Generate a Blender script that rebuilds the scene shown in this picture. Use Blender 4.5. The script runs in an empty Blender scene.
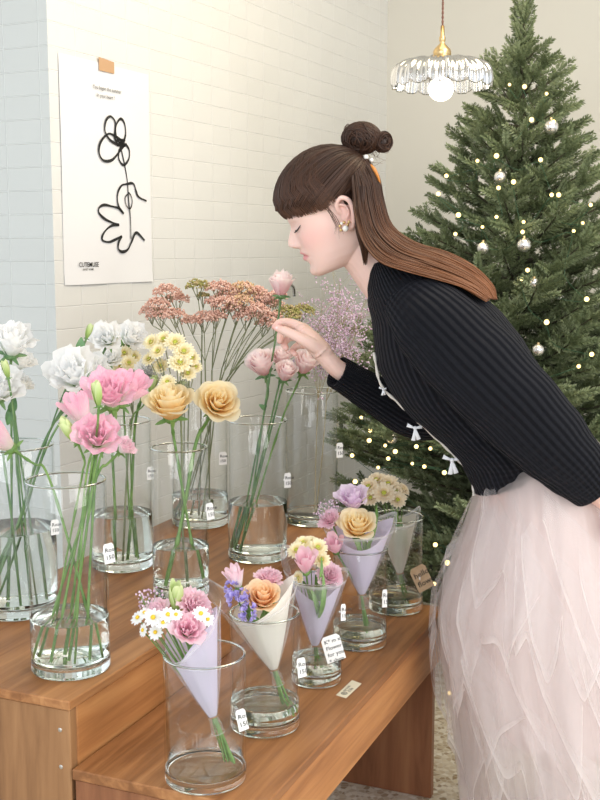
import bpy, math, random
import numpy as np
from mathutils import Vector, Matrix, Quaternion

random.seed(7)
rng = np.random.default_rng(11)
C = bpy.context.scene.collection
sc = bpy.context.scene

# ------------------------------------------------------------------ camera
CAM_H = 1.28
FPX = 1109.0
PITCH = math.radians(7.75)
cd = bpy.data.cameras.new('camera')
cam = bpy.data.objects.new('camera', cd)
C.objects.link(cam)
cam.location = (0, 0, CAM_H)
cam.rotation_euler = (math.radians(90) - PITCH, 0, 0)
cd.sensor_fit = 'VERTICAL'
cd.sensor_height = 36.0
cd.lens = 36.0 * FPX / 800.0
cd.clip_start = 0.02
sc.camera = cam

# ------------------------------------------------------------------ world, lights, exposure
w = bpy.data.worlds.new('world')
sc.world = w
w.use_nodes = True
w.node_tree.nodes['Background'].inputs[0].default_value = (0.90, 0.94, 1.0, 1)
w.node_tree.nodes['Background'].inputs[1].default_value = 1.1
sc.view_settings.view_transform = 'Standard'
sc.view_settings.look = 'None'
sc.view_settings.gamma = 1.0
sc.view_settings.exposure = 0.05
sc.view_settings.use_curve_mapping = False


def area(name, loc, target, size, energy, col, sy=None):
    l = bpy.data.lights.new(name, 'AREA')
    l.shape = 'RECTANGLE'
    l.size = size
    l.size_y = sy or size
    l.energy = energy
    l.color = col
    o = bpy.data.objects.new(name, l)
    C.objects.link(o)
    o.location = loc
    o.rotation_euler = (Vector(target) - Vector(loc)).to_track_quat('-Z', 'Y').to_euler()
    return o


area('shop_window_light', (-1.3, -1.7, 2.1), (0.1, 2.6, 0.9), 2.4, 60, (0.93, 0.97, 1.0), 1.8)
area('right_fill_light', (2.0, 0.2, 2.1), (-0.2, 3.0, 1.1), 1.8, 52, (1.0, 0.965, 0.90))  # added fill from the right, brightens the tiled wall
area('warm_ceiling_lamp', (0.75, 2.5, 2.7), (-0.3, 3.1, 0.8), 1.1, 27, (1.0, 0.84, 0.60))

area('warm_wall_fill', (0.30, 2.95, 2.68), (-0.15, 3.8, 0.9), 0.7, 5, (1.0, 0.80, 0.50))  # added second warm area from above, lifts the grey lower wall
sc.cycles.max_bounces = 14
sc.cycles.diffuse_bounces = 4
sc.cycles.glossy_bounces = 4
sc.cycles.transmission_bounces = 14
sc.cycles.transparent_max_bounces = 32
sc.cycles.sample_clamp_indirect = 6.0
sc.cycles.use_denoising = True

# ------------------------------------------------------------------ geometry of the place
cp, sp = math.cos(PITCH), math.sin(PITCH)


def ray(px, py):
    u = (px - 300) / FPX
    v = (py - 400) / FPX
    return np.array([u, cp - v * sp, -sp - v * cp])


def P(px, py, Y):
    """the point at distance Y in front of the camera seen at px, py"""
    r = ray(px, py)
    t = Y / r[1]
    return np.array([r[0] * t, Y, CAM_H + r[2] * t])


TH = math.radians(23.0)
AL = np.array([math.sin(TH), math.cos(TH)])
PE = np.array([-math.cos(TH), math.sin(TH)])
A0 = np.array([-0.3644, 1.6693])
Z_UP = CAM_H - 0.708
Z_LO = CAM_H - 0.82


def bench(a, p):
    return A0 + a * AL + p * PE


WT = math.radians(26.4)
WD = np.array([math.sin(WT), math.cos(WT)])
WN = np.array([WD[1], -WD[0]])
W0 = np.array([-0.6264, 2.85])


def wall_sz(px, py):
    r = ray(px, py)
    t = W0.dot(WN) / r[:2].dot(WN)
    q = r[:2] * t - W0
    return q.dot(WD), CAM_H + r[2] * t


def wall_pt(s, z, off=0.0):
    q = W0 + WD * s + WN * off
    return np.array([q[0], q[1], z])


# ------------------------------------------------------------------ mesh builder
class MB:
    def __init__(self):
        self.V = []; self.F = []; self.UV = []; self.S = []; self.n = 0

    def add(self, V, F, UV=None, smooth=True):
        V = np.asarray(V, float).reshape(-1, 3)
        F = np.asarray(F, int)
        if UV is None:
            UV = np.zeros((len(V), 2))
        self.V.append(V); self.UV.append(np.asarray(UV, float).reshape(-1, 2))
        self.F.append(F + self.n); self.S.append(smooth)
        self.n += len(V)
        return self

    def mesh(self, name, off=(0, 0, 0)):
        V = np.concatenate(self.V) - np.asarray(off)
        UV = np.concatenate(self.UV)
        me = bpy.data.meshes.new(name)
        me.vertices.add(len(V))
        me.vertices.foreach_set('co', V.astype(np.float32).ravel())
        li = np.concatenate([f.ravel() for f in self.F])
        tot = np.concatenate([np.full(len(f), f.shape[1]) for f in self.F])
        sm = np.concatenate([np.full(len(f), s) for f, s in zip(self.F, self.S)])
        st = np.concatenate([[0], np.cumsum(tot)[:-1]])
        me.loops.add(len(li))
        me.loops.foreach_set('vertex_index', li.astype(np.int32))
        me.polygons.add(len(tot))
        me.polygons.foreach_set('loop_start', st.astype(np.int32))
        me.polygons.foreach_set('loop_total', tot.astype(np.int32))
        me.polygons.foreach_set('use_smooth', sm.astype(bool))
        uvl = me.uv_layers.new(name='UVMap')
        uvl.data.foreach_set('uv', UV[li].astype(np.float32).ravel())
        me.update(calc_edges=True)
        me.validate()
        return me


def root(name, loc, label=None, cat=None, group=None):
    o = bpy.data.objects.new(name, None)
    o.empty_display_size = 0.02
    C.objects.link(o)
    o.location = tuple(float(x) for x in loc)
    tag(o, label, cat, group)
    return o


def tag(o, label=None, cat=None, group=None, kind=None):
    if label: o['label'] = label
    if cat: o['category'] = cat
    if group: o['group'] = group
    if kind: o['kind'] = kind
    return o


def wloc(o):
    v = np.zeros(3)
    while o is not None:
        v += np.array(o.location); o = o.parent
    return v


def part(name, mb, mat, parent=None, loc=None, label=None):
    """mesh given in world coordinates, linked as one object, under its parent"""
    base = wloc(parent) if parent is not None else (np.array(loc) if loc is not None else np.zeros(3))
    me = mb.mesh(name, base)
    me.materials.append(mat)
    o = bpy.data.objects.new(name, me)
    C.objects.link(o)
    if parent is not None: o.parent = parent
    else: o.location = tuple(base)
    if label: o['label'] = label
    return o


def catmull(pts, n=8):
    pts = np.asarray(pts, float)
    if len(pts) < 3:
        t = np.linspace(0, 1, n + 1)[:, None]
        return pts[0] * (1 - t) + pts[-1] * t
    p = np.vstack([2 * pts[0] - pts[1], pts, 2 * pts[-1] - pts[-2]])
    out = []
    for i in range(1, len(p) - 2):
        t = np.linspace(0, 1, n, endpoint=False)[:, None]
        a, b, c, d = p[i - 1], p[i], p[i + 1], p[i + 2]
        out.append(.5 * (2 * b + (c - a) * t + (2 * a - 5 * b + 4 * c - d) * t ** 2 + (-a + 3 * b - 3 * c + d) * t ** 3))
    out.append(pts[-1][None])
    return np.vstack(out)


def frames(path, up=None):
    path = np.asarray(path, float)
    T = np.gradient(path, axis=0)
    T /= np.maximum(np.linalg.norm(T, axis=1, keepdims=True), 1e-9)
    a = np.array(up if up is not None else ([1, 0, 0] if abs(T[0][0]) < .8 else [0, 1, 0]), float)
    N = []
    for t in T:
        a = a - t * a.dot(t)
        l = np.linalg.norm(a)
        a = a / l if l > 1e-8 else np.array([0, 0, 1.0])
        N.append(a)
    N = np.array(N)
    return T, N, np.cross(T, N)


def grid_faces(nu, nv, closed=False):
    """nu rows by nv columns of vertices"""
    i, j = np.meshgrid(np.arange(nu - 1), np.arange(nv if closed else nv - 1), indexing='ij')
    j2 = (j + 1) % nv
    return np.stack([i * nv + j, i * nv + j2, (i + 1) * nv + j2, (i + 1) * nv + j], -1).reshape(-1, 4)


def tube(mb, path, r, n=6, caps=True, up=None, flat=1.0, uvx=0.0):
    path = np.asarray(path, float)
    m = len(path)
    r = np.broadcast_to(np.asarray(r, float), (m,))
    T, N, B = frames(path, up)
    a = np.linspace(0, 2 * math.pi, n, endpoint=False)
    V = path[:, None] + r[:, None, None] * (np.cos(a)[None, :, None] * N[:, None] + flat * np.sin(a)[None, :, None] * B[:, None])
    UV = np.zeros((m, n, 2)); UV[..., 0] = uvx if uvx else np.arange(n) / n; UV[..., 1] = np.linspace(0, 1, m)[:, None]
    mb.add(V.reshape(-1, 3), grid_faces(m, n, True)[:, ::-1], UV)
    if caps:
        for k, end in ((0, path[0]), (m - 1, path[-1])):
            Vc = np.vstack([V[k], end[None]])
            f = np.array([[i, (i + 1) % n, n] for i in range(n)])
            mb.add(Vc, f if k else f[:, ::-1], np.full((n + 1, 2), [uvx, float(k > 0)]))
    return mb


def lathe(mb, prof, n=48, loc=(0, 0, 0), smooth=True, rad=None):
    prof = np.asarray(prof, float)
    a = np.linspace(0, 2 * math.pi, n, endpoint=False)
    rr = prof[:, 0][:, None] * (np.ones(n)[None] if rad is None else rad(a, prof))
    V = np.stack([rr * np.cos(a), rr * np.sin(a), np.repeat(prof[:, 1][:, None], n, 1)], -1) + np.asarray(loc)
    UV = np.zeros(V.shape[:2] + (2,)); UV[..., 0] = a / (2 * math.pi); UV[..., 1] = np.linspace(0, 1, len(prof))[:, None]
    mb.add(V.reshape(-1, 3), grid_faces(len(prof), n, True), UV, smooth)
    return mb


def box(mb, x0, x1, y0, y1, z0, z1, M=None):
    V = np.array([[x, y, z] for x in (x0, x1) for y in (y0, y1) for z in (z0, z1)], float)
    F = np.array([[0, 1, 3, 2], [4, 6, 7, 5], [0, 4, 5, 1], [2, 3, 7, 6], [0, 2, 6, 4], [1, 5, 7, 3]])
    if M is not None: V = M(V)
    mb.add(V, F, V[:, :2], False)
    return mb


def sphere(mb, c, r, n=10, m=7, sc_=(1, 1, 1), R=None, uvx=0.0):
    th = np.linspace(0, math.pi, m)
    a = np.linspace(0, 2 * math.pi, n, endpoint=False)
    V = np.stack([np.sin(th)[:, None] * np.cos(a), np.sin(th)[:, None] * np.sin(a), np.repeat(np.cos(th)[:, None], n, 1)], -1).reshape(-1, 3)
    V = V * np.asarray(sc_) * r
    if R is not None: V = V @ np.asarray(R).T
    UV = np.zeros((len(V), 2)); UV[:, 0] = uvx; UV[:, 1] = np.repeat(1 - th / math.pi, n)
    mb.add(V + np.asarray(c), grid_faces(m, n, True)[:, ::-1], UV)
    return mb


def toaxis(axis, spin=0.0):
    q = Vector(tuple(axis)).normalized().to_track_quat('Z', 'Y') @ Quaternion((0, 0, 1), spin)
    return np.array(q.to_matrix())


# ------------------------------------------------------------------ materials
def mat(name):
    m = bpy.data.materials.new(name)
    m.use_nodes = True
    nt = m.node_tree
    nt.nodes.clear()
    out = nt.nodes.new('ShaderNodeOutputMaterial')
    return m, nt, out


def N(nt, kind, **kw):
    n = nt.nodes.new(kind)
    for k, v in kw.items():
        if k in n.inputs: n.inputs[k].default_value = v
        else: setattr(n, k, v)
    return n


def ramp(nt, stops, interp='LINEAR'):
    r = nt.nodes.new('ShaderNodeValToRGB')
    r.color_ramp.interpolation = interp
    el = r.color_ramp.elements
    while len(el) < len(stops): el.new(.5)
    for e, (p, c) in zip(el, stops):
        e.position = p; e.color = (*c, 1)
    return r


def simple(name, col, rough=.5, metal=0.0, spec=.5, sub=0.0, bump=None, noise=None, sheen=0.0):
    m, nt, out = mat(name)
    b = N(nt, 'ShaderNodeBsdfPrincipled')
    b.inputs['Base Color'].default_value = (*col, 1)
    b.inputs['Roughness'].default_value = rough
    b.inputs['Metallic'].default_value = metal
    b.inputs['Specular IOR Level'].default_value = spec
    b.inputs['Sheen Weight'].default_value = sheen
    nt.links.new(b.outputs[0], out.inputs[0])
    if noise:
        sc_, c2, lo, hi = noise
        tc = N(nt, 'ShaderNodeTexCoord'); nz = N(nt, 'ShaderNodeTexNoise'); nz.inputs['Scale'].default_value = sc_
        nt.links.new(tc.outputs['Object'], nz.inputs['Vector'])
        r = ramp(nt, [(lo, col), (hi, c2)])
        nt.links.new(nz.outputs['Fac'], r.inputs[0]); nt.links.new(r.outputs[0], b.inputs['Base Color'])
    if bump:
        nz = N(nt, 'ShaderNodeTexNoise'); nz.inputs['Scale'].default_value = bump[0]
        tc = N(nt, 'ShaderNodeTexCoord'); nt.links.new(tc.outputs['Object'], nz.inputs['Vector'])
        bp = N(nt, 'ShaderNodeBump'); bp.inputs['Strength'].default_value = bump[1]; bp.inputs['Distance'].default_value = .002
        nt.links.new(nz.outputs['Fac'], bp.inputs['Height']); nt.links.new(bp.outputs[0], b.inputs['Normal'])
    return m


def emit(name, col, s):
    m, nt, out = mat(name)
    e = N(nt, 'ShaderNodeEmission'); e.inputs[0].default_value = (*col, 1); e.inputs[1].default_value = s
    nt.links.new(e.outputs[0], out.inputs[0])
    return m


def petal(name, base, mid, tip, trans=.35, streak=.12):
    """petal colour runs from its base to its tip along UV y"""
    m, nt, out = mat(name)
    uv = N(nt, 'ShaderNodeUVMap')
    sep = N(nt, 'ShaderNodeSeparateXYZ'); nt.links.new(uv.outputs[0], sep.inputs[0])
    nz = N(nt, 'ShaderNodeTexNoise'); nz.inputs['Scale'].default_value = 9.0
    mp = N(nt, 'ShaderNodeMapping'); mp.inputs['Scale'].default_value = (3, .5, 1)
    nt.links.new(uv.outputs[0], mp.inputs[0]); nt.links.new(mp.outputs[0], nz.inputs['Vector'])
    ma = N(nt, 'ShaderNodeMath', operation='MULTIPLY_ADD'); ma.inputs[1].default_value = streak * 2; nt.links.new(nz.outputs['Fac'], ma.inputs[0])
    sb = N(nt, 'ShaderNodeMath', operation='SUBTRACT'); nt.links.new(sep.outputs[1], sb.inputs[0]); sb.inputs[1].default_value = streak
    nt.links.new(sb.outputs[0], ma.inputs[2])
    r = ramp(nt, [(0.05, base), (.5, mid), (.97, tip)])
    nt.links.new(ma.outputs[0], r.inputs[0])
    d = N(nt, 'ShaderNodeBsdfPrincipled'); d.inputs['Roughness'].default_value = .6; d.inputs['Specular IOR Level'].default_value = .25
    t = N(nt, 'ShaderNodeBsdfTranslucent')
    nt.links.new(r.outputs[0], d.inputs['Base Color']); nt.links.new(r.outputs[0], t.inputs[0])
    mx = N(nt, 'ShaderNodeMixShader'); mx.inputs[0].default_value = trans
    nt.links.new(d.outputs[0], mx.inputs[1]); nt.links.new(t.outputs[0], mx.inputs[2]); nt.links.new(mx.outputs[0], out.inputs[0])
    return m


def sheet(name, col, opac, rough=.5, gloss=.0, trans=.5, uvopac=None, noise=None):
    """thin sheet: part see-through, part diffuse/translucent"""
    m, nt, out = mat(name)
    d = N(nt, 'ShaderNodeBsdfDiffuse'); d.inputs[0].default_value = (*col, 1)
    t = N(nt, 'ShaderNodeBsdfTranslucent'); t.inputs[0].default_value = (*col, 1)
    mx = N(nt, 'ShaderNodeMixShader'); mx.inputs[0].default_value = trans
    nt.links.new(d.outputs[0], mx.inputs[1]); nt.links.new(t.outputs[0], mx.inputs[2])
    tr = N(nt, 'ShaderNodeBsdfTransparent')
    m2 = N(nt, 'ShaderNodeMixShader'); m2.inputs[0].default_value = opac
    nt.links.new(tr.outputs[0], m2.inputs[1]); nt.links.new(mx.outputs[0], m2.inputs[2])
    if uvopac:
        uv = N(nt, 'ShaderNodeUVMap'); sep = N(nt, 'ShaderNodeSeparateXYZ'); nt.links.new(uv.outputs[0], sep.inputs[0])
        r = ramp(nt, [(p, (v, v, v)) for p, v in uvopac]); nt.links.new(sep.outputs[1], r.inputs[0])
        nt.links.new(r.outputs[0], m2.inputs[0])
    if noise:
        uv = N(nt, 'ShaderNodeTexCoord'); nz = N(nt, 'ShaderNodeTexNoise'); nz.inputs['Scale'].default_value = noise[0]
        nt.links.new(uv.outputs['Object'], nz.inputs['Vector'])
        r = ramp(nt, [(p, (v, v, v)) for p, v in noise[1]]); nt.links.new(nz.outputs['Fac'], r.inputs[0])
        nt.links.new(r.outputs[0], m2.inputs[0])
    last = m2
    if gloss:
        g = N(nt, 'ShaderNodeBsdfGlossy'); g.inputs['Roughness'].default_value = rough
        fr = N(nt, 'ShaderNodeLayerWeight'); fr.inputs[0].default_value = gloss
        m3 = N(nt, 'ShaderNodeMixShader'); ml_ = N(nt, 'ShaderNodeMath', operation='MULTIPLY'); ml_.inputs[1].default_value = .3 if 'cello' in name else 1.0; nt.links.new(fr.outputs['Fresnel'], ml_.inputs[0]); nt.links.new(ml_.outputs[0], m3.inputs[0])
        nt.links.new(m2.outputs[0], m3.inputs[1]); nt.links.new(g.outputs[0], m3.inputs[2]); last = m3
    nt.links.new(last.outputs[0], out.inputs[0])
    return m


def glass(name, ior, col=(1, 1, 1), rough=0.0):
    m, nt, out = mat(name)
    g = N(nt, 'ShaderNodeBsdfGlass'); g.inputs['IOR'].default_value = ior; g.inputs['Color'].default_value = (*col, 1); g.inputs['Roughness'].default_value = rough
    nt.links.new(g.outputs[0], out.inputs[0])
    return m


def thin_glass(name):
    m, nt, out = mat(name)
    t = N(nt, 'ShaderNodeBsdfTransparent'); t.inputs[0].default_value = (.975, .985, .98, 1)
    g = N(nt, 'ShaderNodeBsdfGlossy'); g.inputs['Roughness'].default_value = .02
    lw = N(nt, 'ShaderNodeFresnel'); lw.inputs['IOR'].default_value = 1.6
    geo = N(nt, 'ShaderNodeNewGeometry')
    ly = N(nt, 'ShaderNodeLayerWeight'); ly.inputs[0].default_value = .22
    er = ramp(nt, [(0.0, (.996, .998, .997)), (.62, (.975, .985, .98)), (.9, (.62, .66, .66)), (1.0, (.42, .46, .46))]); nt.links.new(ly.outputs['Facing'], er.inputs[0]); nt.links.new(er.outputs[0], t.inputs[0])
    mx = N(nt, 'ShaderNodeMixShader'); nt.links.new(lw.outputs[0], mx.inputs[0]); nt.links.new(t.outputs[0], mx.inputs[1]); nt.links.new(g.outputs[0], mx.inputs[2])
    m2 = N(nt, 'ShaderNodeMixShader'); nt.links.new(geo.outputs['Backfacing'], m2.inputs[0]); nt.links.new(mx.outputs[0], m2.inputs[1]); nt.links.new(t.outputs[0], m2.inputs[2])
    nt.links.new(m2.outputs[0], out.inputs[0])
    return m


def wood_mat(name, angle, cols, plank=.0, vertical=False):
    m, nt, out = mat(name)
    tc = N(nt, 'ShaderNodeTexCoord')
    mp = N(nt, 'ShaderNodeMapping'); mp.inputs['Rotation'].default_value = (0, 0, angle)
    nt.links.new(tc.outputs['Object'], mp.inputs[0])
    mp2 = N(nt, 'ShaderNodeMapping')
    mp2.inputs['Scale'].default_value = (18, 18, 1.6) if vertical else (26, 1.6, 26)
    nt.links.new(mp.outputs[0], mp2.inputs[0])
    nz = N(nt, 'ShaderNodeTexNoise'); nz.inputs['Scale'].default_value = 1.6; nz.inputs['Detail'].default_value = 6; nz.inputs['Roughness'].default_value = .6; nz.inputs['Distortion'].default_value = .5
    nt.links.new(mp2.outputs[0], nz.inputs['Vector'])
    big = N(nt, 'ShaderNodeTexNoise'); big.inputs['Scale'].default_value = 2.2; nt.links.new(mp.outputs[0], big.inputs['Vector'])
    r = ramp(nt, [(.30, cols[0]), (.5, cols[1]), (.72, cols[2])])
    ad = N(nt, 'ShaderNodeMath', operation='MULTIPLY_ADD'); ad.inputs[1].default_value = .35
    nt.links.new(big.outputs['Fac'], ad.inputs[0])
    sb = N(nt, 'ShaderNodeMath', operation='SUBTRACT'); sb.inputs[1].default_value = .175; nt.links.new(nz.outputs['Fac'], sb.inputs[0]); nt.links.new(sb.outputs[0], ad.inputs[2])
    last = ad.outputs[0]
    # staves of slightly different tone
    sep = N(nt, 'ShaderNodeSeparateXYZ'); nt.links.new(mp.outputs[0], sep.inputs[0])
    if plank:
        mu = N(nt, 'ShaderNodeMath', operation='DIVIDE'); mu.inputs[1].default_value = plank; nt.links.new(sep.outputs[0], mu.inputs[0])
        fl = N(nt, 'ShaderNodeMath', operation='FLOOR'); nt.links.new(mu.outputs[0], fl.inputs[0])
        wn = N(nt, 'ShaderNodeTexWhiteNoise'); wn.noise_dimensions = '1D'; nt.links.new(fl.outputs[0], wn.inputs['W'])
        a2 = N(nt, 'ShaderNodeMath', operation='MULTIPLY_ADD'); a2.inputs[1].default_value = .22; nt.links.new(wn.outputs['Value'], a2.inputs[0]); nt.links.new(last, a2.inputs[2])
        a3 = N(nt, 'ShaderNodeMath', operation='SUBTRACT'); a3.inputs[1].default_value = .11; nt.links.new(a2.outputs[0], a3.inputs[0])
        last = a3.outputs[0]
    nt.links.new(last, r.inputs[0])
    b = N(nt, 'ShaderNodeBsdfPrincipled'); b.inputs['Roughness'].default_value = .42; b.inputs['Specular IOR Level'].default_value = .35
    nt.links.new(r.outputs[0], b.inputs['Base Color'])
    bp = N(nt, 'ShaderNodeBump'); bp.inputs['Strength'].default_value = .15; bp.inputs['Distance'].default_value = .002
    nt.links.new(nz.outputs['Fac'], bp.inputs['Height']); nt.links.new(bp.outputs[0], b.inputs['Normal'])
    nt.links.new(b.outputs[0], out.inputs[0])
    return m


def tile_mat(name, c1, grout):
    m, nt, out = mat(name)
    uv = N(nt, 'ShaderNodeUVMap')
    br = N(nt, 'ShaderNodeTexBrick'); br.offset = 0.0; br.squash = 1.0
    br.inputs['Scale'].default_value = 1.0
    br.inputs['Brick Width'].default_value = .1135
    br.inputs['Row Height'].default_value = .0592
    br.inputs['Mortar Size'].default_value = .0018
    br.inputs['Mortar Smooth'].default_value = .6
    br.inputs['Color1'].default_value = (*c1, 1)
    br.inputs['Color2'].default_value = (*[x * .975 for x in c1], 1)
    br.inputs['Mortar'].default_value = (*grout, 1)
    nt.links.new(uv.outputs[0], br.inputs['Vector'])
    b = N(nt, 'ShaderNodeBsdfPrincipled'); b.inputs['Roughness'].default_value = .4; b.inputs['Specular IOR Level'].default_value = .4
    nt.links.new(br.outputs['Color'], b.inputs['Base Color'])
    nz = N(nt, 'ShaderNodeTexNoise'); nz.inputs['Scale'].default_value = 14; nt.links.new(uv.outputs[0], nz.inputs['Vector'])
    iv = N(nt, 'ShaderNodeMath', operation='MULTIPLY_ADD'); iv.inputs[1].default_value = -1.0; nt.links.new(br.outputs['Fac'], iv.inputs[0])
    ns = N(nt, 'ShaderNodeMath', operation='MULTIPLY'); ns.inputs[1].default_value = .8; nt.links.new(nz.outputs['Fac'], ns.inputs[0]); nt.links.new(ns.outputs[0], iv.inputs[2])
    bp = N(nt, 'ShaderNodeBump'); bp.inputs['Strength'].default_value = .8; bp.inputs['Distance'].default_value = .002
    nt.links.new(iv.outputs[0], bp.inputs['Height']); nt.links.new(bp.outputs[0], b.inputs['Normal'])
    nt.links.new(b.outputs[0], out.inputs[0])
    return m


M = {}
M['tile'] = tile_mat('white_tile', (.76, .76, .735), (.88, .88, .87))
M['tile_shaded'] = tile_mat('white_tile_shaded', (.585, .61, .59), (.69, .72, .70))  # same white tile, with the left face's shade put into its colour
M['plaster'] = simple('beige_plaster', (.66, .64, .58), .8, bump=(60, .1))
M['ceiling'] = simple('ceiling_paint', (.8, .8, .78), .9, bump=(60, .1))
M['wood_top'] = wood_mat('oiled_wood_top', TH, [(.22, .09, .032), (.35, .155, .058), (.47, .23, .092)], .085)
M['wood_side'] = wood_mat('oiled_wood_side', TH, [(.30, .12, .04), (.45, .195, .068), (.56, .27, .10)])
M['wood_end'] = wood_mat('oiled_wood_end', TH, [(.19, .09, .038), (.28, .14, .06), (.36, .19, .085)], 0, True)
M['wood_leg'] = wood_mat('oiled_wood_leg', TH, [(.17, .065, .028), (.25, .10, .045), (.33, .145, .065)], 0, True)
M['glass_wall'] = thin_glass('thin_vase_glass')
M['glass'] = glass('vase_glass', 1.46, (.985, 1.0, .99))
M['rim'] = glass('rim_glass', 1.5, (.80, .86, .85))
M['water'] = glass('vase_water', 1.33, (.98, 1.0, .985))
M['chrome'] = simple('chrome', (.6, .6, .6), .2, 1.0)
M['screw'] = simple('screw_steel', (.55, .52, .48), .35, 1.0)
M['paper'] = simple('white_paper', (.80, .80, .81), .9, bump=(40, .1))
M['ink'] = simple('black_ink', (.018, .018, .018), .8)
M['greyink'] = simple('grey_ink', (.16, .16, .16), .8)
M['tape'] = simple('kraft_tape', (.55, .34, .19), .7)
M['card'] = simple('white_card', (.85, .84, .82), .8)
M['kraft'] = simple('kraft_card', (.62, .45, .28), .8, noise=(60, (.52, .36, .21), .4, .7))
M['string'] = simple('cotton_string', (.7, .66, .58), .9)
M['stem'] = simple('green_stem', (.10, .21, .045), .5, noise=(40, (.19, .32, .085), .35, .7))
M['stem_dark'] = simple('dark_green_stem', (.07, .16, .06), .5, noise=(40, (.16, .27, .10), .35, .7))
M['stem_grey'] = simple('grey_green_stem', (.16, .19, .09), .6, noise=(40, (.27, .29, .16), .35, .7))
M['stem_tan'] = simple('tan_stem', (.36, .30, .16), .6)
M['leaf'] = simple('green_leaf', (.08, .19, .07), .45, noise=(30, (.15, .30, .12), .35, .7))
M['bud'] = petal('green_bud', (.25, .42, .10), (.50, .65, .22), (.72, .80, .45), .3)
M['lis_white'] = petal('white_lisianthus', (.86, .91, .78), (.96, .97, .97), (.98, .98, .98), .55, .05)
M['lis_pink'] = petal('pink_lisianthus', (.96, .95, .84), (.97, .83, .87), (.96, .58, .71), .5, .4)
M['pink_white'] = petal('pink_edged_white', (.96, .95, .90), (.98, .93, .94), (.97, .72, .81), .5, .3)
M['rose_pink'] = petal('pink_rose', (.98, .66, .67), (.99, .80, .81), (.99, .91, .91), .55, .1)
M['rose_peach'] = petal('peach_rose', (.99, .68, .30), (.99, .80, .45), (.99, .90, .66), .55, .1)
M['rose_orange'] = petal('orange_rose', (.93, .50, .22), (.95, .62, .34), (.97, .76, .52), .45, .1)
M['carn_pink'] = petal('pink_carnation', (.95, .84, .86), (.97, .68, .77), (.97, .72, .80), .5, .35)
M['carn_white'] = petal('white_carnation', (.86, .90, .80), (.94, .94, .93), (.96, .96, .96), .45, .1)
M['lilac'] = petal('lilac_lisianthus', (.92, .84, .90), (.94, .78, .90), (.95, .82, .94), .45, .2)
M['mum'] = petal('cream_chrysanthemum', (.84, .72, .32), (.93, .82, .50), (.95, .89, .68), .3, .1)
M['mum_pale'] = petal('pale_peach_chrysanthemum', (.80, .66, .40), (.86, .72, .50), (.88, .80, .64), .3, .1)
M['mum_eye'] = simple('chrysanthemum_eye', (.42, .46, .06), .7, bump=(500, .5))
M['daisy'] = petal('daisy_petal', (.85, .85, .75), (.9, .9, .88), (.9, .9, .9), .25, .05)
M['daisy_eye'] = simple('daisy_eye', (.75, .50, .03), .7, bump=(500, .5))
M['yarrow'] = simple('dusty_pink_yarrow', (.64, .36, .28), .8, noise=(70, (.82, .56, .46), .4, .62))
M['yarrow_tan'] = simple('tan_yarrow', (.62, .44, .22), .8, noise=(70, (.78, .50, .38), .4, .62))
M['yarrow_green'] = simple('green_yarrow', (.30, .31, .08), .8, noise=(70, (.50, .38, .20), .4, .62))
M['limonium'] = simple('purple_limonium', (.56, .38, .50), .8, noise=(60, (.74, .58, .70), .4, .62))
M['statice'] = petal('violet_statice', (.35, .28, .62), (.46, .38, .78), (.56, .50, .86), .3)
M['tissue_lilac'] = sheet('lilac_tissue', (.80, .74, .93), .84, trans=.3)
M['tissue_cream'] = sheet('cream_tissue', (.97, .94, .87), .88, trans=.3)
M['tissue_pale'] = sheet('pale_cream_tissue', (.92, .88, .80), .6, trans=.45)
M['cello'] = sheet('clear_cellophane', (.95, .95, .98), .13, .22, .16, uvopac=[(0, .20), (.5, .12), (.93, .10), (.98, .45), (1, .5)])  # white haze in the opacity stands in for the film's sheen
M['foil'] = simple('silver_edge', (.75, .76, .8), .25, .9)
M['twine'] = simple('brown_twine', (.30, .17, .09), .8)
M['needle'] = None
M['bark'] = simple('tree_bark', (.07, .065, .04), .9)
M['wire'] = simple('green_wire', (.05, .13, .07), .5)
M['bulb'] = emit('warm_fairy_bulb', (1.0, .72, .28), 3.6)
M['bauble'] = simple('silver_bauble', (.75, .73, .70), .18, .85)
M['brass'] = simple('brass', (.72, .52, .26), .3, 1.0)
M['cord'] = simple('brown_braided_cord', (.17, .08, .06), .8, bump=(300, .5))
M['globe'] = emit('lit_globe_bulb', (1.0, .90, .74), 5.0)
M['shade_glass'] = sheet('pressed_glass', (.9, .88, .85), .16, .08, .55)
M['skin'] = None
M['lining'] = simple('pink_lining', (.80, .68, .66), .7)


def needle_mat():
    m, nt, out = mat('fir_needles')
    uv = N(nt, 'ShaderNodeUVMap'); sep = N(nt, 'ShaderNodeSeparateXYZ'); nt.links.new(uv.outputs[0], sep.inputs[0])
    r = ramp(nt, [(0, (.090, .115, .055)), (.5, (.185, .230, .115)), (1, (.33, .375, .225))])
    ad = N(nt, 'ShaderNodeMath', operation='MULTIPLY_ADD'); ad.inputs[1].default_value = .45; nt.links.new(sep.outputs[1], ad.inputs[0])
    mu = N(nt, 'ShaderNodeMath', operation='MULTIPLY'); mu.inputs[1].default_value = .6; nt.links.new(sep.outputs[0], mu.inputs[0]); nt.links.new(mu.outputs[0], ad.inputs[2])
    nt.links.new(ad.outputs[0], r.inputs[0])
    b = N(nt, 'ShaderNodeBsdfPrincipled'); b.inputs['Roughness'].default_value = .5; b.inputs['Specular IOR Level'].default_value = .3
    nt.links.new(r.outputs[0], b.inputs['Base Color'])
    nt.links.new(b.outputs[0], out.inputs[0])
    return m


M['needle'] = needle_mat()


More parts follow.
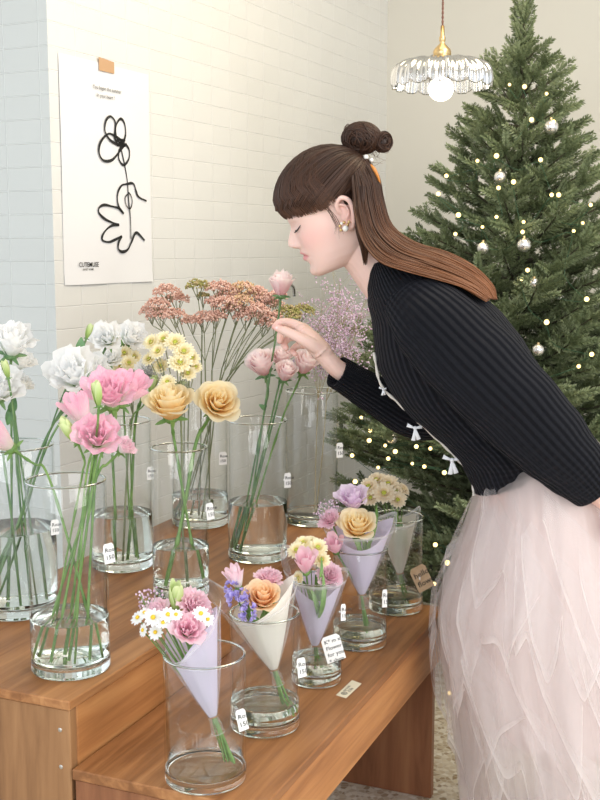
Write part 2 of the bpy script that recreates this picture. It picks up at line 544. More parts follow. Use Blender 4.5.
def terrazzo():
    m, nt, out = mat('terrazzo')
    tc = N(nt, 'ShaderNodeTexCoord')
    v = N(nt, 'ShaderNodeTexVoronoi'); v.inputs['Scale'].default_value = 75
    nt.links.new(tc.outputs['Object'], v.inputs['Vector'])
    v2 = N(nt, 'ShaderNodeTexVoronoi'); v2.inputs['Scale'].default_value = 75; v2.feature = 'DISTANCE_TO_EDGE'
    nt.links.new(tc.outputs['Object'], v2.inputs['Vector'])
    sep = N(nt, 'ShaderNodeSeparateColor'); nt.links.new(v.outputs['Color'], sep.inputs[0])
    r = ramp(nt, [(0, (.30, .22, .13)), (.3, (.50, .42, .30)), (.6, (.66, .60, .48)), (1, (.78, .75, .68))])
    nt.links.new(sep.outputs[0], r.inputs[0])
    r2 = ramp(nt, [(.0, (1, 1, 1)), (.12, (0, 0, 0))]); nt.links.new(v2.outputs['Distance'], r2.inputs[0])
    mx = N(nt, 'ShaderNodeMixRGB'); nt.links.new(r2.outputs[0], mx.inputs[0]); nt.links.new(r.outputs[0], mx.inputs[1]); mx.inputs[2].default_value = (.62, .58, .50, 1)
    b = N(nt, 'ShaderNodeBsdfPrincipled'); b.inputs['Roughness'].default_value = .35
    nt.links.new(mx.outputs[0], b.inputs['Base Color']); nt.links.new(b.outputs[0], out.inputs[0])
    return m


M['floor'] = terrazzo()

# ================================================================== THE SETTING
mb = MB(); box(mb, -3.5, 4.5, -2.0, 6.5, -.05, 0); tag(part('floor', mb, M['floor']), kind='structure')
mb = MB(); box(mb, -3.5, 4.5, 1.2, 6.5, 2.75, 2.8); tag(part('ceiling', mb, M['ceiling']), kind='structure')


def wallbox(name, a, dirv, nrm, length, matl, thick=.12, uv0=(0, 0), z1=2.75):
    """vertical slab; front face starts at a, runs along dirv, and faces nrm"""
    a = np.array(a); d = np.array(dirv); n = np.array(nrm)
    V = []; UV = []
    for s in (0, length):
        for o in (0, -thick):
            for z in (0, z1):
                q = a + d * s + n * o
                V.append([q[0], q[1], z]); UV.append([s + uv0[0], z + uv0[1]])
    F = np.array([[0, 1, 3, 2], [4, 6, 7, 5], [0, 4, 5, 1], [2, 3, 7, 6], [0, 2, 6, 4], [1, 5, 7, 3]])
    m_ = MB(); m_.add(V, F, UV, False)
    return tag(part(name, m_, matl), kind='structure')


zoff = -(1.842 % .0592)
wallbox('wall_back', W0, WD, WN, 2.24, M['tile'], .1, (-.110, zoff))
# the short return of the tiled pier, going back to the left of the corner
SD = -WN
wallbox('wall_left', W0 - WD * .0008 + SD * .0008, SD, -WD, 1.6, M['tile_shaded'], .1, (-.028, zoff))
cor = W0 + WD * 2.24
wallbox('wall_far', cor, WN, -WD, 3.6, M['plaster'], .1)

# ================================================================== DISPLAY BENCHES
def benchbox(mb, a0, a1, p0, p1, z0, z1, bev=.002):
    def f(V):
        q = A0 + V[:, :1] * AL + V[:, 1:2] * PE
        return np.column_stack([q, V[:, 2]])
    V = []
    # chamfered box
    xs = [a0, a0 + bev, a1 - bev, a1]; ys = [p0, p0 + bev, p1 - bev, p1]; zs = [z0, z0 + bev, z1 - bev, z1]
    bm_V = {}
    def vid(t):
        if t not in bm_V:
            bm_V[t] = len(V); V.append([xs[t[0]], ys[t[1]], zs[t[2]]])
        return bm_V[t]
    F4 = []; F3 = []
    def quad(*t): F4.append([vid(k) for k in t])
    for s, k in ((0, 0), (1, 3)):
        q = [(k, 1, 1), (k, 2, 1), (k, 2, 2), (k, 1, 2)]; quad(*(q if s else q[::-1]))
        q = [(1, k, 1), (2, k, 1), (2, k, 2), (1, k, 2)]; quad(*(q[::-1] if s else q))
        q = [(1, 1, k), (2, 1, k), (2, 2, k), (1, 2, k)]; quad(*(q if s else q[::-1]))
    for i, i2 in ((0, 1), (3, 2)):
        for j, j2 in ((0, 1), (3, 2)):
            quad((i, j2, 1), (i2, j, 1), (i2, j, 2), (i, j2, 2))
            quad((i, 1, j2), (i2, 1, j), (i2, 2, j), (i, 2, j2))
            quad((1, i, j2), (1, i2, j), (2, i2, j), (2, i, j2))
            for k, k2 in ((0, 1), (3, 2)):
                F3.append([vid((i, j2, k2)), vid((i2, j, k2)), vid((i2, j2, k))])
    V = np.array(V)
    W = f(V)
    mb.add(W, F4, V[:, :2], False)
    mb.add(W, F3, V[:, :2], False)
    return mb


def loc3(a, p, z): q = bench(a, p); return (q[0], q[1], z)


rb = root('display_bench', loc3(.68, .225, 0), 'wooden display bench, upper and wider tier against the tiled wall', 'bench')
m_ = MB(); benchbox(m_, 0, 1.36, 0, .45, Z_UP - .016, Z_UP); part('bench_top', m_, M['wood_top'], rb)
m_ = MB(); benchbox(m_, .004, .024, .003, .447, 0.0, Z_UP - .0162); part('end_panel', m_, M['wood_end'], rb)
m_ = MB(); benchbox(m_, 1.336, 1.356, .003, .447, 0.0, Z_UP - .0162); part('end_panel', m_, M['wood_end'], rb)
m_ = MB(); benchbox(m_, .0245, 1.3355, .003, .021, .30, Z_UP - .0162); part('side_panel', m_, M['wood_side'], rb)
for (px, py) in ((60, 730), (61, 767)):
    rr = ray(px, py); n = -AL; o0 = bench(.004, 0)
    t = o0.dot(n) / rr[:2].dot(n); c = np.array([0, 0, CAM_H]) + rr * t
    m_ = MB(); sphere(m_, c, .0038, 12, 7, (1, .35, 1), np.array(Matrix.Rotation(-TH, 3, 'Z'))); part('screw', m_, M['screw'], rb)

rb2 = root('display_bench', loc3(.49, -.165, 0), 'low narrow wooden bench, front tier carrying the wrapped bouquets', 'bench')
m_ = MB(); benchbox(m_, 0, 1.015, -.333, -.001, Z_LO - .018, Z_LO); part('bench_top', m_, M['wood_top'], rb2)
m_ = MB(); benchbox(m_, .004, 1.011, -.331, -.311, Z_LO - .115, Z_LO - .0182); part('apron', m_, M['wood_side'], rb2)
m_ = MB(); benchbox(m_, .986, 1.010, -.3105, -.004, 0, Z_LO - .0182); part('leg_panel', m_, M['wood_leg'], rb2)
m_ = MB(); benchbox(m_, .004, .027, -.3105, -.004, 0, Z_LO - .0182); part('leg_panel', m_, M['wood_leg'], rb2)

# ================================================================== POSTER
def poster():
    s0, s1, z0, z1 = .036, .437, 1.187, 1.770
    r_ = root('poster', wall_pt((s0 + s1) / 2, z0, .002), 'white paper poster with a black line drawing of a flower in a hand', 'poster')
    m_ = MB()
    ns, nz_ = 16, 22
    S, Z = np.meshgrid(np.linspace(s0, s1, ns), np.linspace(z0, z1, nz_), indexing='xy')
    off = .0016 + .0022 * (np.sin(S * 21 + 1) * np.sin(Z * 9) * .5 + .5) + .004 * np.clip((1.23 - Z) / .05, 0, 1) * np.abs(np.sin(S * 12))
    for k, dd in ((0, 0), (1, -.0006)):
        V = np.array([wall_pt(s, z, o + dd) for s, z, o in zip(S.ravel(), Z.ravel(), off.ravel())])
        F = grid_faces(nz_, ns)
        m_.add(V, F if k else F[:, ::-1], np.column_stack([S.ravel(), Z.ravel()]))
    part('sheet', m_, M['paper'], r_)
    o = .0056
    def stroke(pts, wd, name='drawn_line', m=M['ink']):
        sz = np.array([wall_sz(*p) for p in pts])
        path = catmull(np.column_stack([sz, np.zeros(len(sz))]), 7)[:, :2]
        T = np.gradient(path, axis=0); T /= np.linalg.norm(T, axis=1, keepdims=True) + 1e-9
        Nn = np.column_stack([-T[:, 1], T[:, 0]])
        wv = wd * (1 + .22 * np.sin(np.arange(len(path)) * .35))[:, None] / 2
        L = path + Nn * wv; R_ = path - Nn * wv
        V = []
        for a in (L, R_):
            V += [wall_pt(s, z, o) for s, z in a]
        k = len(path)
        F = np.array([[i, i + 1, k + i + 1, k + i] for i in range(k - 1)])
        mm.add(V, F)
    mm = MB()
    def zf(pts, ox, oy, s): return [(ox + x / s, oy + y / s) for x, y in pts]
    q = lambda pts: zf(pts, 50, 50, 3.336)
    # petals of the drawn flower
    stroke(q([(222, 318), (195, 300), (178, 270), (182, 235), (197, 222), (212, 240), (213, 275), (222, 305), (238, 312)]), .0065)
    stroke(q([(222, 318), (210, 290), (216, 250), (230, 230), (243, 245), (247, 280), (240, 308)]), .0065)
    stroke(q([(240, 308), (215, 290), (190, 280), (165, 305), (158, 340), (172, 368), (200, 368), (222, 345), (245, 315)]), .007)
    stroke(q([(245, 312), (226, 335), (225, 365), (240, 384), (257, 365), (259, 335), (246, 312)]), .0065)
    stroke(q([(212, 305), (228, 300), (245, 302), (225, 312), (246, 320), (218, 318), (240, 310), (228, 326)]), .006)
    stroke(q([(232, 330), (245, 390), (253, 440), (257, 500), (263, 560), (265, 630)]), .0042)
    h = lambda pts: zf(pts, 85, 170, 6.667)
    stroke(h([(248, 292), (215, 245), (205, 190), (212, 140), (235, 103), (265, 95), (300, 88), (318, 100), (330, 140), (348, 180), (400, 207)]), .0062)
    stroke(h([(240, 282), (215, 255), (170, 243), (120, 233), (85, 250), (82, 285), (120, 325), (175, 352), (215, 366)]), .0066)
    stroke(h([(218, 366), (170, 370), (130, 400), (105, 440), (108, 470), (150, 480), (195, 462), (235, 440)]), .0066)
    stroke(h([(235, 440), (215, 480), (212, 525), (238, 545), (275, 530), (300, 480), (332, 418), (388, 470)]), .0072)
    stroke(h([(280, 155), (258, 185), (265, 235), (290, 258), (305, 215), (295, 170), (280, 150)]), .0035)
    part('line_drawing', mm, M['ink'], r_)
    m2 = MB()
    sc0, zc0 = wall_sz(97, 57); sc1, zc1 = wall_sz(112.5, 74)
    V = [wall_pt(s, z, oo) for oo in (.0052, .0062) for s, z in ((sc0, zc0), (sc1, zc0 - .004), (sc1, zc1), (sc0, zc1))]
    m2.add(V, [[4, 5, 6, 7], [0, 1, 5, 4], [1, 2, 6, 5], [2, 3, 7, 6], [3, 0, 4, 7], [3, 2, 1, 0]], None, False)
    part('masking_tape', m2, M['tape'], r_)
    xd = np.array([WD[0], WD[1], 0]); yd = np.array([0, 0, 1.0])
    for txt, px, py, size, mm_ in (('You began the summer', 91, 88, .0135, M['greyink']), ('in your heart !', 95, 96.5, .0135, M['greyink']),
                                   ('CUTEMUSE', 77, 267, .0175, M['ink']), ('SWEET HOME', 81, 270.5, .0075, M['ink'])):
        s, z = wall_sz(px, py)
        text(txt, size, mm_, wall_pt(s, z, .0065), xd, yd, r_)


def text(txt, size, m_, org, xd, yd, parent, name='lettering'):
    cu = bpy.data.curves.new('txt', 'FONT'); cu.body = txt; cu.size = size; cu.resolution_u = 2
    cu.offset = size * .01
    o = bpy.data.objects.new('txt', cu); C.objects.link(o)
    bpy.context.view_layer.update()
    me = bpy.data.meshes.new_from_object(o.evaluated_get(bpy.context.evaluated_depsgraph_get()))
    bpy.data.objects.remove(o)
    zd = np.cross(xd, yd)
    base = np.asarray(org) - wloc(parent)
    for v in me.vertices:
        p = base + xd * v.co.x + yd * v.co.y + zd * v.co.z
        v.co = Vector(p)
    me.materials.clear(); me.materials.append(m_)
    ob = bpy.data.objects.new(name, me); C.objects.link(ob); ob.parent = parent
    return ob


poster()

# small metal fitting on the wall behind the tallest rose
s_, z_ = wall_sz(281, 284)
rt = root('wall_hook', wall_pt(s_, z_, 0), 'small grey metal fitting on the tiled wall behind the highest pink rose', 'wall fitting')
m_ = MB(); tube(m_, [wall_pt(s_, z_, .0005), wall_pt(s_, z_, .02)], .010, 14); tube(m_, catmull([wall_pt(s_ - .06, z_ - .02, .028), wall_pt(s_, z_, .024), wall_pt(s_ + .04, z_ - .01, .028), wall_pt(s_ + .05, z_ - .045, .028)], 6), .006, 10)
part('hook', m_, M['chrome'], rt)

# ================================================================== VASES
VASES = {}


def vase(key, x0, x1, yb, drop, H, water, label, group):
    zt = CAM_H - drop
    cx = (x0 + x1) / 2 + (1.5 if x0 < 40 or yb > 790 else .5)
    r = .06
    rr = ray(cx, yb)
    t = -drop / rr[2]
    Fp = rr[:2] * t
    h = np.linalg.norm(Fp)
    for _ in range(6):
        c = Fp * (h + r) / h
        r = (x1 - x0) / 2 * (c[1] * cp + drop * sp) / FPX
    z0 = zt + .0004
    ro = root('glass_vase', (c[0], c[1], z0), label, 'vase', group)
    m_ = MB()
    tk = .0032; bt = .017
    e = .0008
    hb = bt + .003
    prof = [(r, hb), (r, H * .5), (r, H - .002), (r - e, H - .0004), (r - tk / 2, H), (r - tk + e, H - .0004), (r - tk, H - .002), (r - tk, H * .5), (r - tk, hb), (r, hb)]
    lathe(m_, prof, 72, (c[0], c[1], z0))
    part('vase_wall', m_, M['glass_wall'], ro)
    m_ = MB(); lathe(m_, [(r - tk / 2 + math.cos(q_) * tk * .62, H + .001 + math.sin(q_) * tk * .55) for q_ in np.linspace(0, -2 * math.pi, 11)], 72, (c[0], c[1], z0))
    part('rim', m_, M['rim'], ro)
    m_ = MB()
    lathe(m_, [(0, 0), (r - .004, 0), (r - .0015, .0008), (r, .003), (r, .006), (r, hb - .001), (r - .0005, hb - .0002), (r - tk + .0006, hb - .0002), (r - tk, hb - .0008), (r - tk - .002, bt + .001), (r - tk - .006, bt), (0, bt)], 72, (c[0], c[1], z0))
    part('vase_base', m_, M['glass'], ro)
    if water:
        m_ = MB(); rw = r - .0006; b0 = bt + .0036; hw = bt + water
        lathe(m_, [(0, b0), (rw - .005, b0), (rw - .0015, b0 + .0015), (rw, b0 + .005), (rw, hw - .001), (rw - .0008, hw), (rw - .004, hw - .0006), (0, hw - .0008)], 64, (c[0], c[1], z0))
        part('water', m_, M['water'], ro)
    VASES[key] = dict(c=c, r=r, z=z0, H=H, top=z0 + H, bt=bt, inner=r - tk - .001, ro=ro)
    return ro


UG = 'tall glass cylinder vases on the upper tier'
LG = 'short glass cylinder vases on the lower tier'
vase('U1', 31, 109, 682, .708, .325, .075, 'tall clear glass vase nearest the front corner of the upper tier', UG)
vase('U2', -22, 57, 622, .708, .330, .150, 'tall clear glass vase cut by the left edge, holding white lisianthus', UG)
vase('U3', 92, 153, 574, .708, .330, .105, 'tall clear glass vase behind the foremost one, left of the two peach roses', UG)
vase('U4', 153, 209, 601, .708, .305, .085, 'tall clear glass vase holding the two peach roses', UG)
vase('U5', 228, 287, 565, .708, .320, .115, 'tall clear glass vase holding the pale pink roses', UG)
vase('U6', 172, 228, 530, .708, .335, .060, 'tall clear glass vase at the back against the wall, holding the dusty pink yarrow', UG)
vase('U7', 285, 337, 528, .708, .345, .012, 'tall clear glass vase at the far end of the upper tier, holding purple limonium', UG)
vase('L1', 164, 245, 797, .82, .200, 0, 'short clear glass vase nearest the viewer on the lower tier', LG)
vase('L2', 230, 299, 740, .82, .202, .030, 'short clear glass vase holding the cream tissue bouquet with an orange rose', LG)
vase('L3', 291, 341, 690, .82, .200, .030, 'short narrow glass vase, middle one of the five on the lower tier', LG)
vase('L4', 332, 386, 653, .82, .205, .028, 'short clear glass vase holding the lilac bouquet with a peach rose', LG)
vase('L5', 368, 422, 617, .82, .215, .020, 'short clear glass vase at the far end of the lower tier', LG)

# ================================================================== FLOWER PARTS
def bloom(mb, c, axis, R, H, n=28, openv=.8, ruf=.0, rf=5, rnd=.25, flare=.35, drop=.35, hin=1.5, hout=.8, curl=.3, seed=0, inner=.10, spin=0.0, nu=9, nv=7, spir=.10):
    rs = np.random.default_rng(seed)
    Rm = toaxis(axis, spin)
    u = np.linspace(-1, 1, nu); v = np.linspace(0, 1, nv)
    U, Vv = np.meshgrid(u, v)
    for i in range(n):
        t = (i + .5) / n
        phi = i * 2.39996 + rs.uniform(-.15, .15)
        hw = hin * (1 - t) + hout * t
        rt = R * (inner + (openv - inner) * t ** .8)
        ht = H * (1 - drop * t) * rs.uniform(.90, 1.05)
        vt = Vv * (1 - rnd * np.abs(U) ** 2.4)
        f = np.sin(np.clip(vt, 0, 1) * math.pi / 2) ** .75
        rad = rt * (.18 + .82 * f) + R * flare * t ** 1.5 * vt ** 3
        rad = rad * (1 + spir * U * (1 - .5 * t))
        z = ht * vt - H * curl * t ** 2 * np.clip(vt - .62, 0, 1) ** 2 * 3
        if ruf:
            ph = rs.uniform(0, 6)
            wv = np.sin(U * rf + ph) * .6 + np.sin(U * rf * 1.9 + ph * 2) * .4
            rad = rad + R * ruf * wv * vt ** 2.5
            z = z + H * ruf * .6 * np.cos(U * rf * 1.3 + ph) * vt ** 2.5
        a = phi + U * hw
        X = np.stack([rad * np.cos(a), rad * np.sin(a), z], -1).reshape(-1, 3)
        UV = np.stack([U * .5 + .5 + i * 1.37, Vv], -1).reshape(-1, 2)
        mb.add(X @ Rm.T + np.asarray(c), grid_faces(nv, nu), UV)


def rose(mb, c, axis, R, seed=0, openv=.72):
    bloom(mb, c, axis, R, R * 1.35, 32, openv, .035, 3, .34, .34, .26, 1.15, .62, .45, seed, .06, spir=.2)


def rosebud(mb, c, axis, R, seed=0):
    bloom(mb, c, axis, R, R * 1.75, 28, .68, .03, 3, .30, .22, .20, 1.3, .75, .35, seed, .07, spir=.16)


def lisi(mb, c, axis, R, seed=0, openv=.62, n=19):
    bloom(mb, c, axis, R, R * 1.35, n, openv, .10, 6, .30, .42, .12, 1.1, .72, .35, seed, .14)


def cupf(mb, c, axis, R, seed=0, n=9):
    bloom(mb, c, axis, R, R * 1.9, n, .62, .05, 4, .35, .25, .08, .9, .7, .1, seed, .25)


def carn(mb, c, axis, R, seed=0):
    bloom(mb, c, axis, R, R * 1.15, 34, .55, .10, 11, .16, .55, .35, .8, .5, .3, seed, .10, nu=13)


def budf(mb, c, axis, R, seed=0):
    bloom(mb, c, axis, R, R * 3.0, 7, .8, .02, 3, .55, -.35, .05, 1.3, 1.0, 0, seed, .35)


def daisy(mp, me_, c, axis, R, n=14, layers=1, seed=0, wid=.34, cup=.25):
    rs = np.random.default_rng(seed)
    Rm = toaxis(axis, rs.uniform(0, 6))
    v = np.linspace(0, 1, 5); u = np.array([-1, 0, 1.0])
    U, Vv = np.meshgrid(u, v)
    for l in range(layers):
        k = 1 - .28 * l
        for i in range(n):
            a = 2 * math.pi * (i + .5 * l) / n + rs.uniform(-.08, .08)
            L = R * k * rs.uniform(.9, 1.05)
            x = R * .15 + (L - R * .15) * Vv
            y = U * R * wid * k * np.sin(np.clip(Vv * .85 + .12, 0, 1) * math.pi) ** .5 * .5
            z = R * (cup + .3 * l) * Vv * (1.1 - .55 * Vv) + .03 * R * np.abs(U) * l
            X = np.stack([x * math.cos(a) - y * math.sin(a), x * math.sin(a) + y * math.cos(a), z], -1).reshape(-1, 3)
            mp.add(X @ Rm.T + np.asarray(c), grid_faces(5, 3), np.stack([U + i, Vv], -1).reshape(-1, 2))
    sphere(me_, np.asarray(c) + Rm @ np.array([0, 0, R * .10]), R * .27, 10, 6, (1, 1, .6), Rm)


def leaf(mb, a, b, wid, bend=.2):
    a = np.asarray(a, float); b = np.asarray(b, float)
    d = b - a; L = np.linalg.norm(d); side = np.cross(d, [0.3, -1, .3]); side /= np.linalg.norm(side) + 1e-9
    up = np.cross(side, d / L)
    v = np.linspace(0, 1, 8); u = np.array([-1, -.5, 0, .5, 1])
    V = []
    for vv in v:
        for uu in u:
            ww = wid * math.sin(math.pi * min(1, vv * .93 + .04)) ** .8
            V.append(a + d * vv + side * ww * uu + up * (L * bend * math.sin(vv * math.pi) + abs(uu) * ww * .3))
    mb.add(V, grid_faces(8, 5), [[uu, vv] for vv in v for uu in u])


CAMP = np.array([0, 0, CAM_H])


def axis_of(p, ax):
    """ax = (right, towards viewer, up) mix"""
    t = CAMP - p; t /= np.linalg.norm(t)
    a = np.array([1, 0, 0]) * ax[0] + t * ax[1] + np.array([0, 0, 1.0]) * ax[2]
    return a / np.linalg.norm(a)


def in_vase_path(v, top, bot, cross=None):
    """stem path: bloom base -> leans on the rim -> foot on the vase floor.  bot = (angle, fraction)"""
    r = v['inner'] - .006
    fb = np.array([v['c'][0] + math.cos(bot[0]) * r * bot[1], v['c'][1] + math.sin(bot[0]) * r * bot[1], v['z'] + v['bt'] + .006])
    zr = v['top'] - .004
    t = (zr - fb[2]) / max(top[2] - fb[2], .01)
    m = fb + (top - fb) * t
    off = m[:2] - v['c']; l = np.linalg.norm(off)
    if l > r * .96: m[:2] = v['c'] + off / l * r * .96
    mid = (fb + m) / 2; mid[:2] += rng.uniform(-.003, .003, 2)
    up = m + (top - m) * .5
    k = min(1.0, np.linalg.norm((top - m)[:2]) / .2)
    up[2] += .02 * k
    return catmull([fb, mid, m, up, top], 5)


COUNT = 0


def flower(v, px, py, Y, kind, Rpx, ax, label, group, bot=(0, .5), m=None, stem='stem', sr=.0022, leaves=(), cat='flower', nodes=True, name=None):
    """one cut stem with its bloom, standing in a vase"""
    global COUNT
    COUNT += 1
    c0 = P(px, py, Y)
    R = Rpx * np.linalg.norm(c0 - CAMP) / FPX * {'lisi': 1.28, 'cup': 1.3, 'rose': 1.15, 'rosebud': 1.25, 'carn': 1.1, 'bud': 1.0}[kind]
    A = axis_of(c0, ax)
    Hh = {'rose': 1.35, 'rosebud': 1.75, 'lisi': 1.35, 'cup': 1.9, 'carn': 1.15, 'bud': 3.0}.get(kind, 1) * R
    c = c0 - A * Hh * .5
    nm = name or {'rose': 'rose', 'rosebud': 'rose', 'lisi': 'lisianthus', 'cup': 'lisianthus', 'carn': 'carnation', 'bud': 'lisianthus_bud'}[kind]
    vv = VASES[v]
    bend = c - A * Hh * .45
    path = in_vase_path(vv, bend, bot)
    path = np.vstack([path, c[None]])
    path = catmull(path[::3] if len(path[::3][-1:]) and (len(path) - 1) % 3 == 0 else np.vstack([path[::3], path[-1:]]), 4)
    ro = root(nm, path[0], label, cat, group)
    ms = MB()
    rads = np.full(len(path), sr)
    if nodes:
        for k in range(4, len(path) - 2, 7): rads[k] *= 1.45
    rads[-2:] = sr * 1.3
    tube(ms, path, rads, 7)
    # green calyx
    sphere(ms, c + A * Hh * .03, R * .30, 10, 6, (1, 1, .7), toaxis(A))
    for i in range(5):
        a = 2 * math.pi * i / 5; Rm = toaxis(A)
        d = Rm @ np.array([math.cos(a), math.sin(a), .1]); leaf(ms, c, c + d * R * .62 - A * R * .1, R * .08, .1)
    part('stem', ms, M[stem], ro)
    mf = MB()
    dict(rose=rose, rosebud=rosebud, lisi=lisi, cup=cupf, carn=carn, bud=budf)[kind](mf, c, A, R, COUNT)
    part('bloom', mf, M[m], ro)
    for (t, dx, dz, L) in leaves:
        p = path[int(t * (len(path) - 1))]
        ml = MB(); leaf(ml, p, p + np.array([dx, -.01, dz]), L); part('leaf', ml, M['leaf'], ro)
    return ro


Yv = {k: v['c'][1] for k, v in VASES.items()}
PG = 'pink lisianthus in the foremost tall vase'
WG = 'white lisianthus in the left tall vases'
# foremost vase
flower('U1', 78, 410, Yv['U1'] - .02, 'cup', 16, (-.45, .25, .9), 'pink lisianthus with a cupped half-open bloom, lower left of the foremost cluster', PG, (2.0, .5), 'lis_pink')
flower('U1', 97, 436, Yv['U1'] - .05, 'lisi', 21, (.0, .9, .45), 'pink lisianthus, lowest wide-open bloom facing the viewer in the foremost vase', PG, (-1.6, .2), 'lis_pink')
flower('U1', 110, 392, Yv['U1'] + .02, 'lisi', 23, (-.1, .7, .7), 'pink lisianthus, topmost large ruffled bloom of the foremost vase', PG, (-.4, .55), 'lis_pink')
flower('U1', 131, 390, Yv['U1'] + .05, 'cup', 17, (.5, .3, .6), 'pink lisianthus bending right beside the left peach rose', PG, (-2.4, .55), 'lis_pink')
flower('U1', -3, 437, Yv['U1'] + .06, 'cup', 17, (-.6, .4, .5), 'pink lisianthus cut by the left edge of the picture', PG, (-.2, .9), 'lis_pink')
flower('U1', 125, 447, Yv['U1'] + .04, 'lisi', 10, (.5, .3, .5), 'small white lisianthus with pink edges at the right of the foremost cluster', PG, (-2.9, .9), 'pink_white')
flower('U1', 97, 394, Yv['U1'] - .07, 'bud', 9, (-.1, .2, .95), 'green bud in front of the topmost pink bloom in the foremost vase', 'green buds in the foremost vase', (-1.2, .6), 'bud', sr=.0017)
flower('U1', 69, 431, Yv['U1'] - .05, 'bud', 10.5, (-.4, .2, .6), 'green bud left of the lowest pink bloom in the foremost vase', 'green buds in the foremost vase', (2.8, .7), 'bud', sr=.0017)
# left vase
flower('U2', 12, 341, Yv['U2'] - .03, 'lisi', 20, (.1, .5, .85), 'white lisianthus, topmost bloom at the left edge', WG, (1.2, .4), 'lis_white', 'stem_dark')
flower('U2', 20, 361, Yv['U2'] + .04, 'lisi', 13, (.5, .3, .7), 'white lisianthus tucked under the topmost one at the left edge', WG, (.3, .6), 'lis_white', 'stem_dark', leaves=((.78, -.01, -.04, .009),))
flower('U2', 0, 387, Yv['U2'] - .06, 'lisi', 20, (.1, .7, .6), 'white lisianthus, lowest large bloom at the left edge', WG, (-1.2, .5), 'lis_white', 'stem_dark')
flower('U2', 22, 384, Yv['U2'] + .03, 'lisi', 10, (.6, .2, .6), 'small white lisianthus right of the lowest one at the left edge', WG, (2.2, .5), 'lis_white', 'stem_dark', leaves=((.8, .012, .03, .009),))
flower('U2', 6, 369, Yv['U2'] - .09, 'bud', 6.5, (-.2, .2, .95), 'slim green bud between the white blooms at the left edge', WG, (-.6, .7), 'bud', 'stem_dark', sr=.0016)
flower('U2', 73, 373, Yv['U2'] - .02, 'lisi', 24, (-.3, .75, .5), 'white lisianthus, large open bloom left of the pink ones', WG, (3.4, .7), 'lis_white', 'stem_dark')
flower('U2', 91, 369, Yv['U2'] + .06, 'lisi', 16, (.2, .5, .6), 'white lisianthus behind the large open white bloom', WG, (2.9, .8), 'lis_white', 'stem_dark')
flower('U2', 106, 337, Yv['U2'] + .10, 'lisi', 15, (-.2, .9, .4), 'white lisianthus, round bloom at the top of the white cluster', WG, (3.9, .8), 'lis_white', 'stem_dark')
flower('U2', 89, 331, Yv['U2'] + .05, 'bud', 5.5, (.35, .1, .95), 'slim green bud left of the topmost round white bloom', WG, (2.5, .6), 'bud', 'stem_dark', sr=.0016, leaves=((.9, .008, .04, .010),))
flower('U3', 131, 336, Yv['U3'] - .04, 'lisi', 15, (.4, .6, .4), 'white lisianthus with ruffled petals facing right above the cream chrysanthemums', WG, (.6, .4), 'lis_white', 'stem', leaves=((.72, -.02, -.04, .012),))
flower('U3', 110, 357, Yv['U3'] - .08, 'lisi', 11, (.1, .7, .4), 'small white lisianthus just below the round topmost one', WG, (-2.2, .3), 'lis_white', 'stem', sr=.003, leaves=((.75, -.03, .01, .014), (.7, .03, .02, .012)))
flower('U3', 149, 370, Yv['U3'] - .10, 'carn', 14, (.1, .7, .5), 'white frilled flower above the left peach rose', WG, (-.9, .3), 'carn_white', 'stem', sr=.003)
flower('U3', 153, 384, Yv['U3'] - .13, 'bud', 7, (.3, .2, .9), 'green bud just above the left peach rose', WG, (-.2, .5), 'bud', sr=.0017)
# peach roses
RG = 'peach roses'
flower('U4', 169, 402, Yv['U4'] - .02, 'rose', 25, (-.1, .45, .9), 'peach rose on the left, seen from the side', RG, (.2, .75), 'rose_peach', sr=.0028)
flower('U4', 218, 401, Yv['U4'] + .02, 'rose', 22, (.2, .85, .4), 'peach rose on the right, facing the viewer', RG, (-2.6, .6), 'rose_peach', sr=.0038)
# pale pink roses
KG = 'pale pink roses'
flower('U5', 261, 363, Yv['U5'] - .03, 'rosebud', 15, (-.3, .6, .8), 'pale pink rose, leftmost and largest of the low cluster', KG, (2.9, .8), 'rose_pink', 'stem_dark')
flower('U5', 281, 357, Yv['U5'] + .01, 'rosebud', 12, (.0, .6, .8), 'pale pink rose at the top of the low cluster, under the hand', KG, (2.6, .75), 'rose_pink', 'stem_dark')
flower('U5', 286, 371, Yv['U5'] - .04, 'rosebud', 11.5, (.2, .6, .8), 'small pale pink rose, lowest of the cluster', KG, (3.2, .7), 'rose_pink', 'stem_dark')
flower('U5', 306, 362, Yv['U5'] - .01, 'rosebud', 13.5, (.3, .5, .8), 'pale pink rose, rightmost of the cluster, by the wrist', KG, (3.5, .6), 'rose_pink', 'stem')
flower('U5', 281.5, 283, Yv['U5'] - .05, 'rosebud', 13, (.05, .25, 1), 'pale pink rose held highest, between the fingertips of the woman', KG, (3.9, .8), 'rose_pink', 'stem_dark', leaves=((.55, -.012, .012, .006),))


